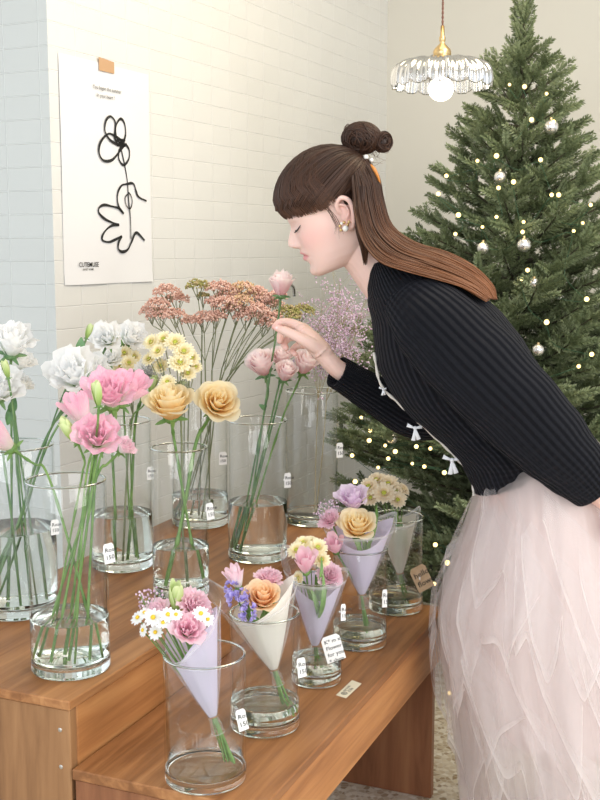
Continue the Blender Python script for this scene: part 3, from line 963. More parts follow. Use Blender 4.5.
# ------------------------------------------------------------------ spray chrysanthemums
def spray(v, heads, Y, label, group, bot, Rpx, m='mum', eye='mum_eye', n=18, layers=3, join=None, name='spray_chrysanthemum', stem='stem_grey'):
    vv = VASES[v]
    J = P(*join, Y)
    path = in_vase_path(vv, J, bot)
    ro = root(name, path[0], label, 'flower', group)
    ms = MB(); tube(ms, path, .0022, 6)
    for i, (px, py, dy, k) in enumerate(heads):
        p = P(px, py, Y + dy)
        R = Rpx * k * np.linalg.norm(p - CAMP) / FPX
        d = p - J
        ax = axis_of(p, (d[0] * 8, .8, .5))
        base = p - ax * R * .3
        tube(ms, catmull([J, J + d * .5 - np.array([0, 0, .008]), base], 5), .0011, 5)
        sphere(ms, base, R * .3, 8, 5, (1, 1, .7), toaxis(ax))
        mp, me_ = MB(), MB()
        daisy(mp, me_, base, ax, R, n, layers, i + int(px))
        part('flower_head', mp, M[m], ro)
        part('flower_eye', me_, M[eye], ro)
        for s in (-1, 1):
            if i % 2 == 0:
                q = J + d * .45; leaf(ms, q, q + np.array([.018 * s, -.006, .006]), .006)
    part('stem', ms, M[stem], ro)


MG = 'cream spray chrysanthemums'
spray('U3', [(124, 352, 0, 1), (134, 356, .01, .9), (121, 366, -.01, 1), (129, 362, -.03, 1)], Yv['U3'] - .06, 'cream chrysanthemum spray between the white blooms', MG, (-1.4, .5), 9, join=(133, 415))
spray('U4', [(150, 341, .02, .9), (163, 338, .02, 1), (175, 341, 0, 1.1), (184, 350, -.01, 1.1), (180, 361, -.02, 1.2), (157, 350, 0, .9), (148, 358, .02, .8), (167, 381, -.03, .9), (192, 357, .01, .9), (188, 372, 0, .9), (160, 365, .02, .9), (196, 366, .02, .7)],
      Yv['U4'] + .03, 'cream chrysanthemum spray above the peach roses', MG, (1.4, .6), 10.5, join=(181, 420))


# ------------------------------------------------------------------ yarrow
def umbel(mb, mr, p, base, R, n, rs):
    for k in range(n):
        a = k * 2.39996; q = math.sqrt((k + .5) / n)
        o = np.array([math.cos(a) * q * 1.25, math.sin(a) * q * 1.25, .6 * (1 - q * q) + rs.uniform(-.28, .22)]) * R
        sphere(mb, p + o, .0027 * rs.uniform(.7, 1.3), 5, 4)
    for k in range(7):
        a = k * 2 * math.pi / 7
        tube(mr, [base, p + np.array([math.cos(a), math.sin(a), -.1]) * R * .6], .0007, 4, False)


def yarrow(v, heads, Y, label, bot, join, m='yarrow'):
    rs = np.random.default_rng(int(join[0]))
    vv = VASES[v]; J = P(*join, Y)
    path = in_vase_path(vv, J, bot)
    ro = root('yarrow', path[0], label, 'flower', 'dusty pink yarrow stems')
    ms = MB(); tube(ms, path, .0018, 6)
    for (px, py, R, dy) in heads:
        p = P(px, py, Y + dy); k = np.linalg.norm(p - CAMP) / FPX
        base = p - np.array([0, 0, 11 * k]) + (J - p) * .06
        tube(ms, catmull([J, J + (base - J) * .5 + np.array([0, 0, .006]), base], 5), .0012, 5)
        mh = MB(); umbel(mh, ms, p, base, R * k * 1.3, int(16 + R * R * 2.0), rs); part('flower_head', mh, M[m], ro)
    part('stem', ms, M['stem_grey'], ro)


Y6 = Yv['U6'] - .04
yarrow('U6', [(167, 293, 9, 0), (177, 300, 8, .03), (158, 305, 8, -.03)], Y6, 'dusty pink yarrow with three heads, far left of the yarrow', (2.6, .6), (189, 355))
yarrow('U6', [(160, 316, 9, 0), (175, 316, 8, -.03), (150, 312, 7, .03)], Y6 - .02, 'dusty pink yarrow, low heads at the left just above the cream chrysanthemums', (3.4, .7), (185, 350))
yarrow('U6', [(198, 287, 8, 0), (203, 296, 4, .02)], Y6, 'yarrow with a small greenish head standing alone between the two pink groups', (1.8, .3), (202, 335), 'yarrow_green')
yarrow('U6', [(219, 289, 9, 0), (230, 296, 9, .02), (226, 305, 10, -.04), (214, 302, 6, 0)], Y6, 'dusty pink yarrow, tall heads in the middle', (.4, .4), (212, 370))
yarrow('U6', [(204, 320, 9, 0), (192, 322, 7, .02), (216, 317, 7, -.02)], Y6 - .03, 'dusty pink yarrow, lowest heads in the middle', (-.6, .5), (205, 362))
yarrow('U6', [(243, 290, 9, 0), (254, 297, 8, .02), (240, 303, 9, -.03)], Y6, 'tan pink yarrow, heads just right of the middle', (-1.4, .6), (222, 368), 'yarrow_tan')
yarrow('U6', [(247, 317, 9, 0), (236, 311, 9, .02), (258, 311, 8, -.03)], Y6 - .02, 'dusty pink yarrow, low heads below the tan ones', (2.2, .5), (224, 372))
yarrow('U6', [(264, 301, 9, 0), (272, 306, 8, .02), (276, 297, 7, -.02), (258, 292, 6, 0)], Y6, 'pink yarrow, heads leaning right toward the highest rose', (3.0, .8), (228, 378))
yarrow('U6', [(270, 318, 8, 0), (264, 324, 6, .02), (277, 325, 6, -.02)], Y6 - .03, 'pink yarrow, low heads next to the fingertips', (2.4, .9), (232, 372))
yarrow('U6', [(288, 313, 8, 0), (302, 312, 8, .03), (293, 318, 5, -.02)], Y6, 'olive green yarrow reaching furthest right, above the hand', (3.6, .9), (240, 365), 'yarrow_green')


# ------------------------------------------------------------------ limonium cloud
def limonium(v, root_px, tips, Y, label, bot, spread=.05, n=130, m='limonium', seed=3, fl=.0022):
    rs = np.random.default_rng(seed)
    vv = VASES[v]; J = P(*root_px, Y)
    path = in_vase_path(vv, J, bot)
    ro = root('limonium', path[0], label, 'flower', 'purple limonium sprays')
    ms = MB(); mf = MB(); tube(ms, path, .0013, 5)
    for (px, py) in tips:
        E = P(px, py, Y + rs.uniform(-.05, .05))
        br = catmull([J, J + (E - J) * .5 + rs.normal(0, .006, 3), E], 8)
        tube(ms, br, .0007, 4, False)
        for k in range(n // len(tips)):
            s = rs.integers(6, len(br)); b = br[s]
            e = b + rs.normal(0, 1, 3) * spread * np.array([.55, .55, .5]) + np.array([0, 0, spread * .35])
            if k % 2 == 0: tube(ms, [b, e], .00035, 3, False)
            for j in range(3):
                sphere(mf, e + rs.normal(0, .005, 3), fl * rs.uniform(.7, 1.3), 5, 4)
    part('stem', ms, M['stem_tan'], ro); part('flower_cluster', mf, M[m], ro)


limonium('U7', (318, 400), [(322, 310), (335, 300), (318, 335), (342, 318), (330, 330)], Yv['U7'] - .03, 'purple limonium spray, left half of the cloud behind the hand', (-1.2, .4), .048, 380, seed=3)
limonium('U7', (326, 402), [(350, 300), (362, 318), (345, 335), (366, 300), (355, 345), (340, 285)], Yv['U7'] + .03, 'purple limonium spray, right half of the cloud, close to the dark jacket', (.8, .3), .048, 420, seed=5)


# ================================================================== WRAPPED BOUQUETS
def cone_sheet(mb, tie, top, R, r0, peaks, n=56, m_=16, v0=0., seed=0, arc=(0, 2 * math.pi), crink=.03, back=0.0, squash=1.0):
    rs = np.random.default_rng(seed)
    ax = top - tie; L = np.linalg.norm(ax); zz_ = ax / L; xx_ = np.array([1.0, 0, 0]) - zz_ * zz_[0]; xx_ /= np.linalg.norm(xx_); Rm = np.column_stack([xx_, np.cross(zz_, xx_), zz_])
    a = np.linspace(arc[0], arc[1], n); v = np.linspace(v0, 1, m_)
    ph = rs.uniform(0, 6, 5)
    Aa, Vv = np.meshgrid(a, v)
    edge = 1 + sum(h * np.exp(-((np.angle(np.exp(1j * (Aa - c)))) / wd) ** 2) for c, wd, h in peaks)
    vz = Vv * edge
    rad = r0 + (R - r0) * np.abs(vz) ** .92
    rad = rad * (1 + crink * (np.sin(Aa * 9 + ph[0] + 2 * Vv) * .5 + np.sin(Aa * 17 + ph[1]) * .3 + np.sin(Aa * 5 + ph[2] + 7 * Vv) * .5))
    X = np.stack([rad * np.cos(Aa), rad * np.sin(Aa) * squash, vz * L], -1).reshape(-1, 3)
    mb.add(X @ Rm.T + tie, grid_faces(m_, n), np.stack([Aa, Vv], -1).reshape(-1, 2))


def bouquet(v, tie_px, top_px, Rpx, foot_px, tissue, label, blooms, dY=0.0, peaks=((1.5, .9, .25),), cpeaks=((1.5, .8, .45),), fillers=(), tissue_R=.95, dYt=0.0, stemm='stem'):
    vv = VASES[v]; Y = vv['c'][1] + dY
    tie = P(*tie_px, Y); top = P(*top_px, Y + dYt); foot = P(*foot_px, Y)
    foot[2] = vv['z'] + vv['bt'] + .004
    off = foot[:2] - vv['c']; l = np.linalg.norm(off); rmax = vv['inner'] - .012
    if l > rmax: foot[:2] = vv['c'] + off / l * rmax
    k = np.linalg.norm(tie - CAMP) / FPX
    R = Rpx * k
    ro = root('wrapped_bouquet', foot, label, 'bouquet', 'small wrapped bouquets on the lower tier')
    mt = MB(); cone_sheet(mt, tie, top, R * tissue_R, .006, peaks, seed=1, crink=.025); part('tissue_paper', mt, M[tissue], ro)
    mc = MB(); cone_sheet(mc, tie, top, R * 1.08, .007, cpeaks, seed=2, crink=.04)
    d = tie - top; d /= np.linalg.norm(d)
    cone_sheet(mc, tie, tie + (foot - tie) * .35, .010, .006, (), n=20, m_=6, seed=3, crink=.2)
    part('cellophane', mc, M['cello'], ro)
    mw = MB()
    tube(mw, [tie + toaxis(top - tie) @ np.array([math.cos(a) * .0085, math.sin(a) * .0085, 0]) for a in np.linspace(0, 2 * math.pi, 16)], .0012, 5); part('twine', mw, M['twine'], ro)
    ms = MB()
    rs = np.random.default_rng(int(tie_px[0]))
    for i, (kind, px, py, Rp, ax, m, dy) in enumerate(blooms):
        c0 = P(px, py, Y + dy); Rr = Rp * np.linalg.norm(c0 - CAMP) / FPX * 1.22; A = axis_of(c0, ax)
        Hh = {'rose': 1.35, 'lisi': 1.35, 'cup': 1.9, 'carn': 1.15, 'bud': 3.0, 'mum': .6, 'daisy': .3, 'statice': .5}[kind] * Rr
        c = c0 - A * Hh * .5
        f = foot + np.array([rs.uniform(-.009, .009), rs.uniform(-.009, .009), rs.uniform(0, .01)])
        t2 = tie + np.array([rs.uniform(-.003, .003), rs.uniform(-.003, .003), 0])
        tube(ms, catmull([f, t2, t2 + (c - t2) * .55, c], 5), .0019 if kind not in ('daisy', 'statice', 'mum') else .0010, 5)
        mf = MB()
        if kind in ('mum', 'daisy'):
            me_ = MB()
            daisy(mf, me_, c, A, Rr, 18 if kind == 'mum' else 12, 3 if kind == 'mum' else 1, i, cup=.25 if kind == 'mum' else -.05, wid=.34 if kind == 'mum' else .42)
            part('flower_head', mf, M[m], ro); part('flower_eye', me_, M['mum_eye' if kind == 'mum' else 'daisy_eye'], ro)
        elif kind == 'statice':
            for q in range(16):
                o = rs.normal(0, 1, 3); o /= np.linalg.norm(o); bloom(mf, c0 + o * Rr * .6, o + np.array([0, -.4, .4]), Rr * .34, Rr * .34, 5, .7, .1, 5, .1, .5, 0, .7, .7, .1, q, .3, nu=5, nv=4)
            part('bloom', mf, M[m], ro)
        else:
            sphere(ms, c + A * Hh * .03, Rr * .3, 8, 5, (1, 1, .7), toaxis(A))
            dict(rose=rose, lisi=lisi, cup=cupf, carn=carn, bud=budf)[kind](mf, c, A, Rr, i + 40); part('bloom', mf, M[m], ro)
    for (px, py, Rp, n, m, dy) in fillers:
        c = P(px, py, Y + dy); kk = np.linalg.norm(c - CAMP) / FPX
        mf = MB()
        for q in range(n):
            o = rs.normal(0, .5, 3) * Rp * kk
            sphere(mf, c + o, .0020 * rs.uniform(.6, 1.2), 5, 4)
            if q % 2 == 0: tube(ms, [c - np.array([0, 0, Rp * kk * 1.2]), c + o], .0004, 3, False)
        part('filler_flowers', mf, M[m], ro)
    # leafy greens inside
    for q in range(8):
        a = tie + (top - tie) * rs.uniform(.35, .6) + rs.normal(0, 1, 3) * R * .15
        b = top + rs.normal(0, 1, 3) * R * .35
        leaf(ms, a, b, .005)
    part('stems', ms, M[stemm], ro)
    return ro


bouquet('L1', (213, 716), (187, 628), 31, (229, 779), 'tissue_lilac', 'bouquet nearest the viewer, lilac paper, pink blooms and a green bud, ringed by daisies',
        [('bud', 176, 596, 10, (.0, .3, .95), 'bud', .0), ('lisi', 160, 611, 13, (-.4, .6, .6), 'pink_white', .01), ('carn', 194, 604, 16, (.3, .6, .6), 'carn_pink', .0),
         ('lisi', 188, 629, 17, (.1, .9, .4), 'carn_pink', -.035), ('daisy', 153, 617, 8, (-.1, .9, .4), 'daisy', -.03), ('daisy', 137, 617, 7, (-.6, .6, .5), 'daisy', 0), ('daisy', 168, 614, 7, (.1, .8, .5), 'daisy', -.035),
         ('daisy', 163, 622, 6.5, (-.1, .6, .7), 'daisy', -.04), ('daisy', 176, 614, 6, (.1, .7, .6), 'daisy', -.035), ('daisy', 155, 632, 6.5, (-.3, .8, .2), 'daisy', -.03), ('daisy', 142, 630, 6, (-.7, .5, .1), 'daisy', -.02), ('daisy', 144, 612, 5.5, (-.4, .6, .6), 'daisy', 0),
         ('daisy', 201, 613, 7, (.1, .9, .4), 'daisy', -.035), ('daisy', 208, 619, 6, (.3, .8, .2), 'daisy', -.03)],
        peaks=((.1, .7, .12), (-2.4, 1.0, -.3)), cpeaks=((0.0, .5, .20), (2.6, .6, .35), (-2.2, 1.0, -.25)), fillers=((148, 599, 11, 50, 'limonium', .02), (208, 609, 7, 20, 'limonium', .01)))
bouquet('L2', (274, 669), (259, 604), 33, (288, 722), 'tissue_cream', 'bouquet in cream paper with an orange rose and violet statice',
        [('cup', 235, 577, 12, (-.3, .3, .9), 'pink_white', .0), ('carn', 269, 578, 13, (.1, .4, .9), 'carn_pink', .02), ('rose', 262, 596, 17, (.0, .65, .7), 'rose_orange', -.02),
         ('statice', 232, 588, 7, (-.3, .8, .5), 'statice', -.01), ('statice', 237, 600, 10, (-.3, .8, .5), 'statice', -.03), ('statice', 249, 612, 9, (-.1, .8, .5), 'statice', -.045), ('statice', 243, 596, 7, (-.1, .8, .5), 'statice', -.02)],
        peaks=((.0, .9, .30), (-1.9, .8, -.12), (3.0, .6, -.1)), cpeaks=((2.9, .5, .50), (.2, .8, .22), (-1.9, .8, -.1)))
bouquet('L3', (315, 645), (317, 578), 27, (318, 682), 'tissue_lilac', 'small bouquet in lilac paper with cream chrysanthemums over two pink blooms',
        [('mum', 296, 549, 8.5, (-.3, .7, .6), 'mum', -.01), ('mum', 303, 541, 8, (-.1, .5, .8), 'mum', .01), ('mum', 318, 546, 9, (.1, .7, .6), 'mum', 0), ('mum', 310, 540, 8, (.0, .4, .9), 'mum', .02), ('mum', 322, 559, 8, (.3, .8, .4), 'mum', -.01),
         ('cup', 305, 562, 14, (-.05, .6, .7), 'carn_pink', -.03), ('carn', 330, 575, 12, (.2, .8, .5), 'carn_pink', -.02), ('mum', 297, 578, 6.5, (-.6, .6, .1), 'mum', -.02)],
        peaks=((-1.6, .9, -.25),), cpeaks=((2.6, .7, .40), (.4, .7, .1)))
bouquet('L4', (362, 594), (360, 530), 31, (368, 645), 'tissue_lilac', 'lilac paper bouquet with a peach rose in front of a lilac bloom',
        [('rose', 357, 524, 18, (.0, .65, .75), 'rose_peach', -.03), ('lisi', 353, 499, 16, (-.1, .5, .8), 'lilac', .02), ('carn', 329, 519, 10, (-.4, .6, .5), 'carn_pink', -.01), ('cup', 334, 545, 12, (-.2, .7, .5), 'carn_pink', -.045)],
        peaks=((.1, .6, .15), (-1.6, .9, -.22)), cpeaks=((2.5, .6, .35), (.4, .6, .2)), fillers=((323, 510, 9, 45, 'limonium', .0), (333, 505, 8, 35, 'limonium', .02)))
bouquet('L5', (400, 573), (396, 522), 20, (406, 608), 'tissue_pale', 'farthest bouquet, pale cream paper filled with pale peach chrysanthemums',
        [('mum', 368, 485, 9, (-.3, .7, .6), 'mum_pale', 0), ('mum', 376, 478, 9, (-.2, .5, .8), 'mum_pale', .02), ('mum', 388, 482, 10, (0, .6, .7), 'mum_pale', .01), ('mum', 397, 491, 10, (.3, .7, .5), 'mum_pale', 0), ('mum', 384, 492, 10, (0, .8, .5), 'mum_pale', -.02),
         ('mum', 398, 499, 8, (.2, .8, .4), 'mum_pale', -.02), ('mum', 370, 497, 8, (-.3, .8, .4), 'mum_pale', -.01), ('mum', 404, 488, 7, (.6, .4, .6), 'mum_pale', .01)],
        peaks=((.3, .5, .1),), cpeaks=((.2, .6, .25), (2.8, .6, .2)), stemm='stem')


# ================================================================== TAGS
def price_tag(v, px, py, wpx, hpx, label, tilt=0.0, m='card', txt=('Rose', '150'), yaw=0.0, mark=True, name='price_tag', cord=True):
    vv = VASES[v]
    # point on the vase's outer wall nearest the viewer along this ray
    rr = ray(px, py)
    c = vv['c']; a = rr[:2].dot(rr[:2]); b = -2 * rr[:2].dot(c); rad = vv['r'] + .0035
    disc = b * b - 4 * a * (c.dot(c) - rad ** 2)
    t = (-b - math.sqrt(disc)) / (2 * a) if disc > 0 else -b / (2 * a)
    p = CAMP + rr * t
    n = np.array([p[0] - c[0], p[1] - c[1], 0]); n /= np.linalg.norm(n)
    if disc <= 0:
        p = np.array([c[0] + n[0] * (rad + .006), c[1] + n[1] * (rad + .006), p[2]])
    view = CAMP - p; view[2] = 0; view /= np.linalg.norm(view)
    nn = n * .45 + view * .75; nn /= np.linalg.norm(nn)
    k = np.linalg.norm(p - CAMP) / FPX
    xd = np.cross([0, 0, 1.0], nn); yd = np.array([0, 0, 1.0])
    ct, st = math.cos(tilt), math.sin(tilt)
    X = xd * ct + yd * st; Yd = -xd * st + yd * ct
    w_, h_ = wpx * k / 2, hpx * k / 2
    # stand the card off the wall so that no corner goes into the glass
    p = p + n * (w_ * abs(float(np.dot(X, n))) + .0015)
    ro = root(name, p - Yd * h_, label, 'tag', 'paper tags on the vases')
    m_ = MB(); V = []
    out = [(-1, -1), (1, -1), (1, .75), (.7, 1), (-.7, 1), (-1, .75)]
    for o in (-.0004, .0004):
        for (x, y) in out: V.append(p + X * w_ * x + Yd * h_ * y + nn * o)
    F4 = [[i, (i + 1) % 6, 6 + (i + 1) % 6, 6 + i] for i in range(6)]
    m_.add(V, F4, None, False); m_.add(V, [[6, 7, 8, 9, 10, 11]], None, False); m_.add(V, [[5, 4, 3, 2, 1, 0]], None, False)
    part('card', m_, M[m], ro)
    if mark:
        for i, tx in enumerate(txt):
            text(tx, h_ * (.62 if len(txt) < 3 else .42), M['ink'], p - X * w_ * .75 + Yd * h_ * ((.15 if len(txt) < 3 else .45) - i * (.75 if len(txt) < 3 else .5)) + nn * .0008, X, Yd, ro)
    m_ = MB()
    g0 = np.array([c[0] + n[0] * (vv['r'] + .0001), c[1] + n[1] * (vv['r'] + .0001), p[2]])
    tube(m_, [g0, p - n * .0012], min(w_, h_) * .32, 10)
    part('sticky_pad', m_, M['card'], ro)
    return ro


price_tag('U1', 105, 553, 11, 20, 'white price tag on the foremost tall vase', .1)
price_tag('U2', 52, 527, 8, 15, 'white price tag on the vase at the left edge', .0)
price_tag('U3', 148, 473, 7, 13, 'faint price tag on the tall vase behind the foremost one', .0)
price_tag('U4', 207, 511, 8, 17, 'white price tag on the peach rose vase', .1)
price_tag('U6', 221, 458, 8, 13, 'price tag on the rear vase of yarrow', 0)
price_tag('U5', 285, 480, 7, 15, 'white price tag on the pale pink rose vase', 0)
price_tag('U7', 337, 450, 7, 15, 'small price tag on the vase of purple limonium', 0)
price_tag('L1', 239, 719, 10, 22, 'white price tag on the vase nearest the viewer', .2)
price_tag('L2', 298, 667, 9, 20, 'white price tag on the vase with the cream tissue bouquet', .1)
price_tag('L3', 341, 612, 5, 17, 'narrow white price tag on the middle short vase', 0)
price_tag('L4', 383, 598, 5, 18, 'narrow white price tag on the vase with the peach rose bouquet', 0)
price_tag('L3', 331, 647, 19, 27, 'large handwritten white card hanging in front of the middle short vase', .28, txt=('K* m x!', 'Flower', 'for you', '* shop'), name='handwritten_card')
price_tag('L5', 418, 577, 17, 26, 'kraft paper card on the farthest bouquet vase', .45, m='kraft', txt=('hello ?', 'flower'), name='kraft_card')

# sticker lying on the lower tier
def onz(px, py, z):
    r = ray(px, py); t = (z - CAM_H) / r[2]
    return CAMP + r * t
q = [onz(336, 695.5, Z_LO), onz(346, 698.5, Z_LO), onz(361.5, 684, Z_LO), onz(352, 680.5, Z_LO)]
ro = root('paper_label', (q[0] + q[2]) / 2, 'small cream label with a circled number lying on the lower tier', 'label')
m_ = MB(); V = [p + np.array([0, 0, .0003]) for p in q] + [p + np.array([0, 0, .0010]) for p in q]
m_.add(V, [[4, 5, 6, 7], [3, 2, 1, 0], [0, 1, 5, 4], [1, 2, 6, 5], [2, 3, 7, 6], [3, 0, 4, 7]], None, False); part('label_card', m_, simple('cream_label', (.78, .70, .52), .7), ro)
xd = q[3] - q[0]; L_ = np.linalg.norm(xd); xd /= L_; yd = np.cross([0, 0, 1.0], xd)
c0 = q[1] + (q[3] - q[0]) * .2 + (q[0] - q[1]) * .5 + np.array([0, 0, .0012])
m_ = MB(); tube(m_, [c0 + xd * math.cos(a) * .0055 + yd * math.sin(a) * .0055 for a in np.linspace(0, 2 * math.pi, 20)], .0006, 4); part('ring_mark', m_, M['ink'], ro)
text('9', .010, M['ink'], c0 - xd * .0028 - yd * .0036, xd, yd, ro)
text('ny a lot', .0095, M['ink'], c0 + xd * .009 + yd * .002, xd, yd, ro); text('d life', .0095, M['ink'], c0 + xd * .011 - yd * .007, xd, yd, ro)
#PART2

# ================================================================== PENDANT LAMP
YL = 3.15
lc = P(442, 60, YL)
kL = np.linalg.norm(lc - CAMP) / FPX
top = np.array([lc[0], YL, 2.75])
rl = root('pendant_lamp', top, 'small pendant lamp with a scalloped pressed glass shade and a lit globe bulb', 'lamp')
m_ = MB()
for ph in (0, math.pi):
    zz = np.linspace(P(443, 32, YL)[2], 2.7495, 160)
    aa = zz * 260 + ph
    tube(m_, np.column_stack([lc[0] + np.cos(aa) * .0017, YL + np.sin(aa) * .0017, zz]), .0019, 5)
part('cord', m_, M['cord'], rl)
m_ = MB()
z_of = lambda py: P(442, py, YL)[2]
lathe(m_, [(0, z_of(26)), (.0055, z_of(26)), (.006, z_of(36)), (.0085, z_of(37)), (.009, z_of(41)), (.006, z_of(42)), (.0085, z_of(44)), (.022, z_of(49)), (.025, z_of(52)), (.0245, z_of(56)), (.018, z_of(57)), (.018, z_of(60)), (0, z_of(60))], 28, (lc[0], YL, 0))
part('brass_cap', m_, M['brass'], rl)
m_ = MB()
Rs = 47 * kL
prof = [(.018, z_of(57)), (.05, z_of(59)), (Rs * .62, z_of(60.5)), (Rs * .86, z_of(66)), (Rs * .97, z_of(73)), (Rs, z_of(82)), (Rs * .985, z_of(88)), (Rs * .965, z_of(82)), (Rs * .93, z_of(74)), (Rs * .82, z_of(68)), (Rs * .6, z_of(63)), (.05, z_of(61.5)), (.016, z_of(59.5))]
n = 192; a = np.linspace(0, 2 * math.pi, n, endpoint=False)
pr = catmull(np.array(prof), 3)
Vs = []
for (r, z) in pr:
    t = max(0.0, (r / Rs - .2)) / .8
    rr_ = r * (1 + .030 * t * np.cos(a * 48) + .02 * t * np.cos(a * 16))
    zz = z - .012 * t ** 2 * np.abs(np.sin(a * 8)) ** .6 + .010 * t ** 2
    Vs.append(np.stack([lc[0] + rr_ * np.cos(a), YL + rr_ * np.sin(a), zz], -1))
Vs = np.array(Vs)
m_.add(Vs.reshape(-1, 3), grid_faces(len(pr), n, True))
part('glass_shade', m_, M['shade_glass'], rl)
m_ = MB(); sphere(m_, P(441, 89, YL), 12.0 * kL, 28, 18, (1, 1, .95)); part('bulb', m_, M['globe'], rl)
m_ = MB(); tube(m_, [P(441.5, 79, YL), P(442, 59, YL)], .014, 16); part('socket', m_, M['brass'], rl)

# ================================================================== CHRISTMAS TREE
TY = 3.52
tp = P(525, 0, TY)
TX = tp[0]
TTOP = tp[2] + .05


def sprig_template(seed, n=110):
    rs = np.random.default_rng(seed)
    V = []; UV = []
    for i in range(n):
        s = (i + .5) / n
        a = rs.uniform(0, 2 * math.pi)
        L = .25 * (1 - .40 * s) * rs.uniform(.8, 1.1)
        tilt = .50 + .35 * s
        d = np.array([math.cos(a) * math.cos(tilt), math.sin(a) * math.cos(tilt) * .8, math.sin(tilt)])
        side = np.cross(d, [math.cos(a + 1.57), math.sin(a + 1.57), .3]); side /= np.linalg.norm(side)
        w_ = .021
        b = np.array([0, 0, s * .92])
        V += [b, b + d * L * .5 + side * w_, b + d * L, b + d * L * .5 - side * w_]
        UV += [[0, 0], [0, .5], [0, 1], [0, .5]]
    return np.array(V), np.array(UV)


SP = [sprig_template(k) for k in range(5)]


def tree():
    rs = np.random.default_rng(5)
    ro = root('christmas_tree', (TX, TY, 0), 'tall dense green artificial fir tree lit with warm fairy lights', 'christmas tree')
    mn = MB(); mw = MB()
    Vn = []; UVn = []
    def sprig(p, d, L):
        T, UVt = SP[rs.integers(0, 5)]
        Rm = toaxis(d, rs.uniform(0, 6.28))
        sc_ = np.array([1.0, 1.0, 1.0]) * L
        t = T.copy(); t[:, :2] *= .10 / max(L, .06)
        Vn.append((t * sc_) @ Rm.T + p)
        u = UVt.copy(); u[:, 0] = rs.uniform(0, 1); UVn.append(u)
    z = .16
    tips = []
    while z < TTOP - .20:
        rad = max(.02, (TTOP - z) * .44 - .06) * (1 if z > .6 else (.82 + .3 * z))
        rad = min(rad, .52)
        nb = int(5 + rad * 13)
        a0 = rs.uniform(0, 6.28)
        for i in range(nb):
            a = a0 + 2 * math.pi * i / nb + rs.uniform(-.15, .15)
            L = rad * rs.uniform(.82, 1.12)
            out = np.array([math.cos(a), math.sin(a), 0])
            rise = .12 + .30 * (z / TTOP) ** 1.5 + rs.uniform(-.06, .06)
            p0 = np.array([TX, TY, z]); m1 = p0 + out * L * .5 + np.array([0, 0, rise * L * .25]); e = p0 + out * L + np.array([0, 0, rise * L])
            path = catmull([p0, m1, e], 8)
            tube(mw, path, np.linspace(.006, .002, len(path)), 4, False)
            step = .050; k = int(L / step)
            for j in range(k):
                t = (j + 1) / k
                if t < .22: continue
                f = t * (len(path) - 1); q = int(min(f, len(path) - 2)); pp = path[q] + (path[q + 1] - path[q]) * (f - q)
                d = path[min(q + 1, len(path) - 1)] - path[q]; d /= np.linalg.norm(d)
                side = np.cross(d, [0, 0, 1.0])
                ln = (.145 * (1 - .35 * t)) * rs.uniform(.8, 1.15)
                for s in (-1, 1):
                    dd = d * .75 + side * s * rs.uniform(.5, .9) + np.array([0, 0, rs.uniform(-.05, .30)])
                    sprig(pp, dd / np.linalg.norm(dd), ln)
                if j % 2 == 0:
                    dd = d * .6 + np.array([0, 0, .8]) + side * rs.uniform(-.3, .3); sprig(pp, dd / np.linalg.norm(dd), ln * .75)
            sprig(e - d * .01, d, .09)
            tips.append((e, out))
        z += .052 if z > .5 else .07
    # leader
    for zz in np.linspace(TTOP - .36, TTOP - .09, 9):
        nn_ = 5
        for i in range(nn_):
            a = rs.uniform(0, 6.28); dd = np.array([math.cos(a) * .6, math.sin(a) * .6, .8]); sprig(np.array([TX, TY, zz]), dd / np.linalg.norm(dd), .05 + .25 * (TTOP - zz - .05))
    sprig(np.array([TX, TY, TTOP - .22]), np.array([0, 0, 1.0]), .12); sprig(np.array([TX, TY, TTOP - .12]), np.array([0, 0, 1.0]), .12)
    VV = np.concatenate(Vn); UU = np.concatenate(UVn)
    F = np.arange(len(VV)).reshape(-1, 4)
    mn.add(VV, F, UU, False)
    tube(mw, [np.array([TX, TY, 0]), np.array([TX, TY, 1.0]), np.array([TX, TY, TTOP - .06])], [.03, .02, .004], 8)
    tube(mw, [np.array([TX, TY, 0]), np.array([TX, TY, .015])], .16, 20)
    part('branches', mw, M['bark'], ro)
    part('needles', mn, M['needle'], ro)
    return tips


tips = tree()


def surf(px, py, extra=0.0):
    """point on the front of the tree's cone seen at px, py"""
    r = ray(px, py)
    best = None
    for Y in np.linspace(2.7, TY + .3, 160):
        t = Y / r[1]; p = CAMP + r * t
        rad = (.02 + (TTOP - p[2]) * .44) * (1 if p[2] > .7 else .93); rad = min(rad, .54) + extra
        if math.hypot(p[0] - TX, p[1] - TY) < rad: return p
    return CAMP + r * (TY - .3) / r[1]


LB = [(509, 85), (524, 87), (546, 94), (531, 120), (553, 122), (477, 161), (496, 156), (540, 160), (446, 176), (513, 182), (438, 194), (551, 195), (558, 195), (498, 188), (458, 215), (455, 234), (482, 227), (496, 217),
      (523, 222), (522, 232), (573, 231), (582, 223), (590, 205), (527, 270), (546, 322), (586, 299), (591, 354), (578, 366), (521, 279), (482, 245), (369, 440), (395, 451), (378, 467), (352, 455), (400, 420), (416, 446), (438, 430),
      (361, 417), (370, 430), (412, 463), (430, 448), (435, 544), (434, 583), (457, 579), (444, 472), (463, 640), (449, 692), (424, 466), (385, 445), (560, 690), (474, 600), (447, 562), (388, 458), (355, 481)]
rs_ = root('string_lights', surf(509, 85, .02), 'green wired string of warm white fairy lights wound over the fir tree', 'string lights')
order = sorted(range(len(LB)), key=lambda i: (LB[i][1] // 45, LB[i][0] * (1 if (LB[i][1] // 45) % 2 else -1)))
pts = [surf(*LB[i], .035) for i in order]
m_ = MB()
for c in pts: pass
wp = []
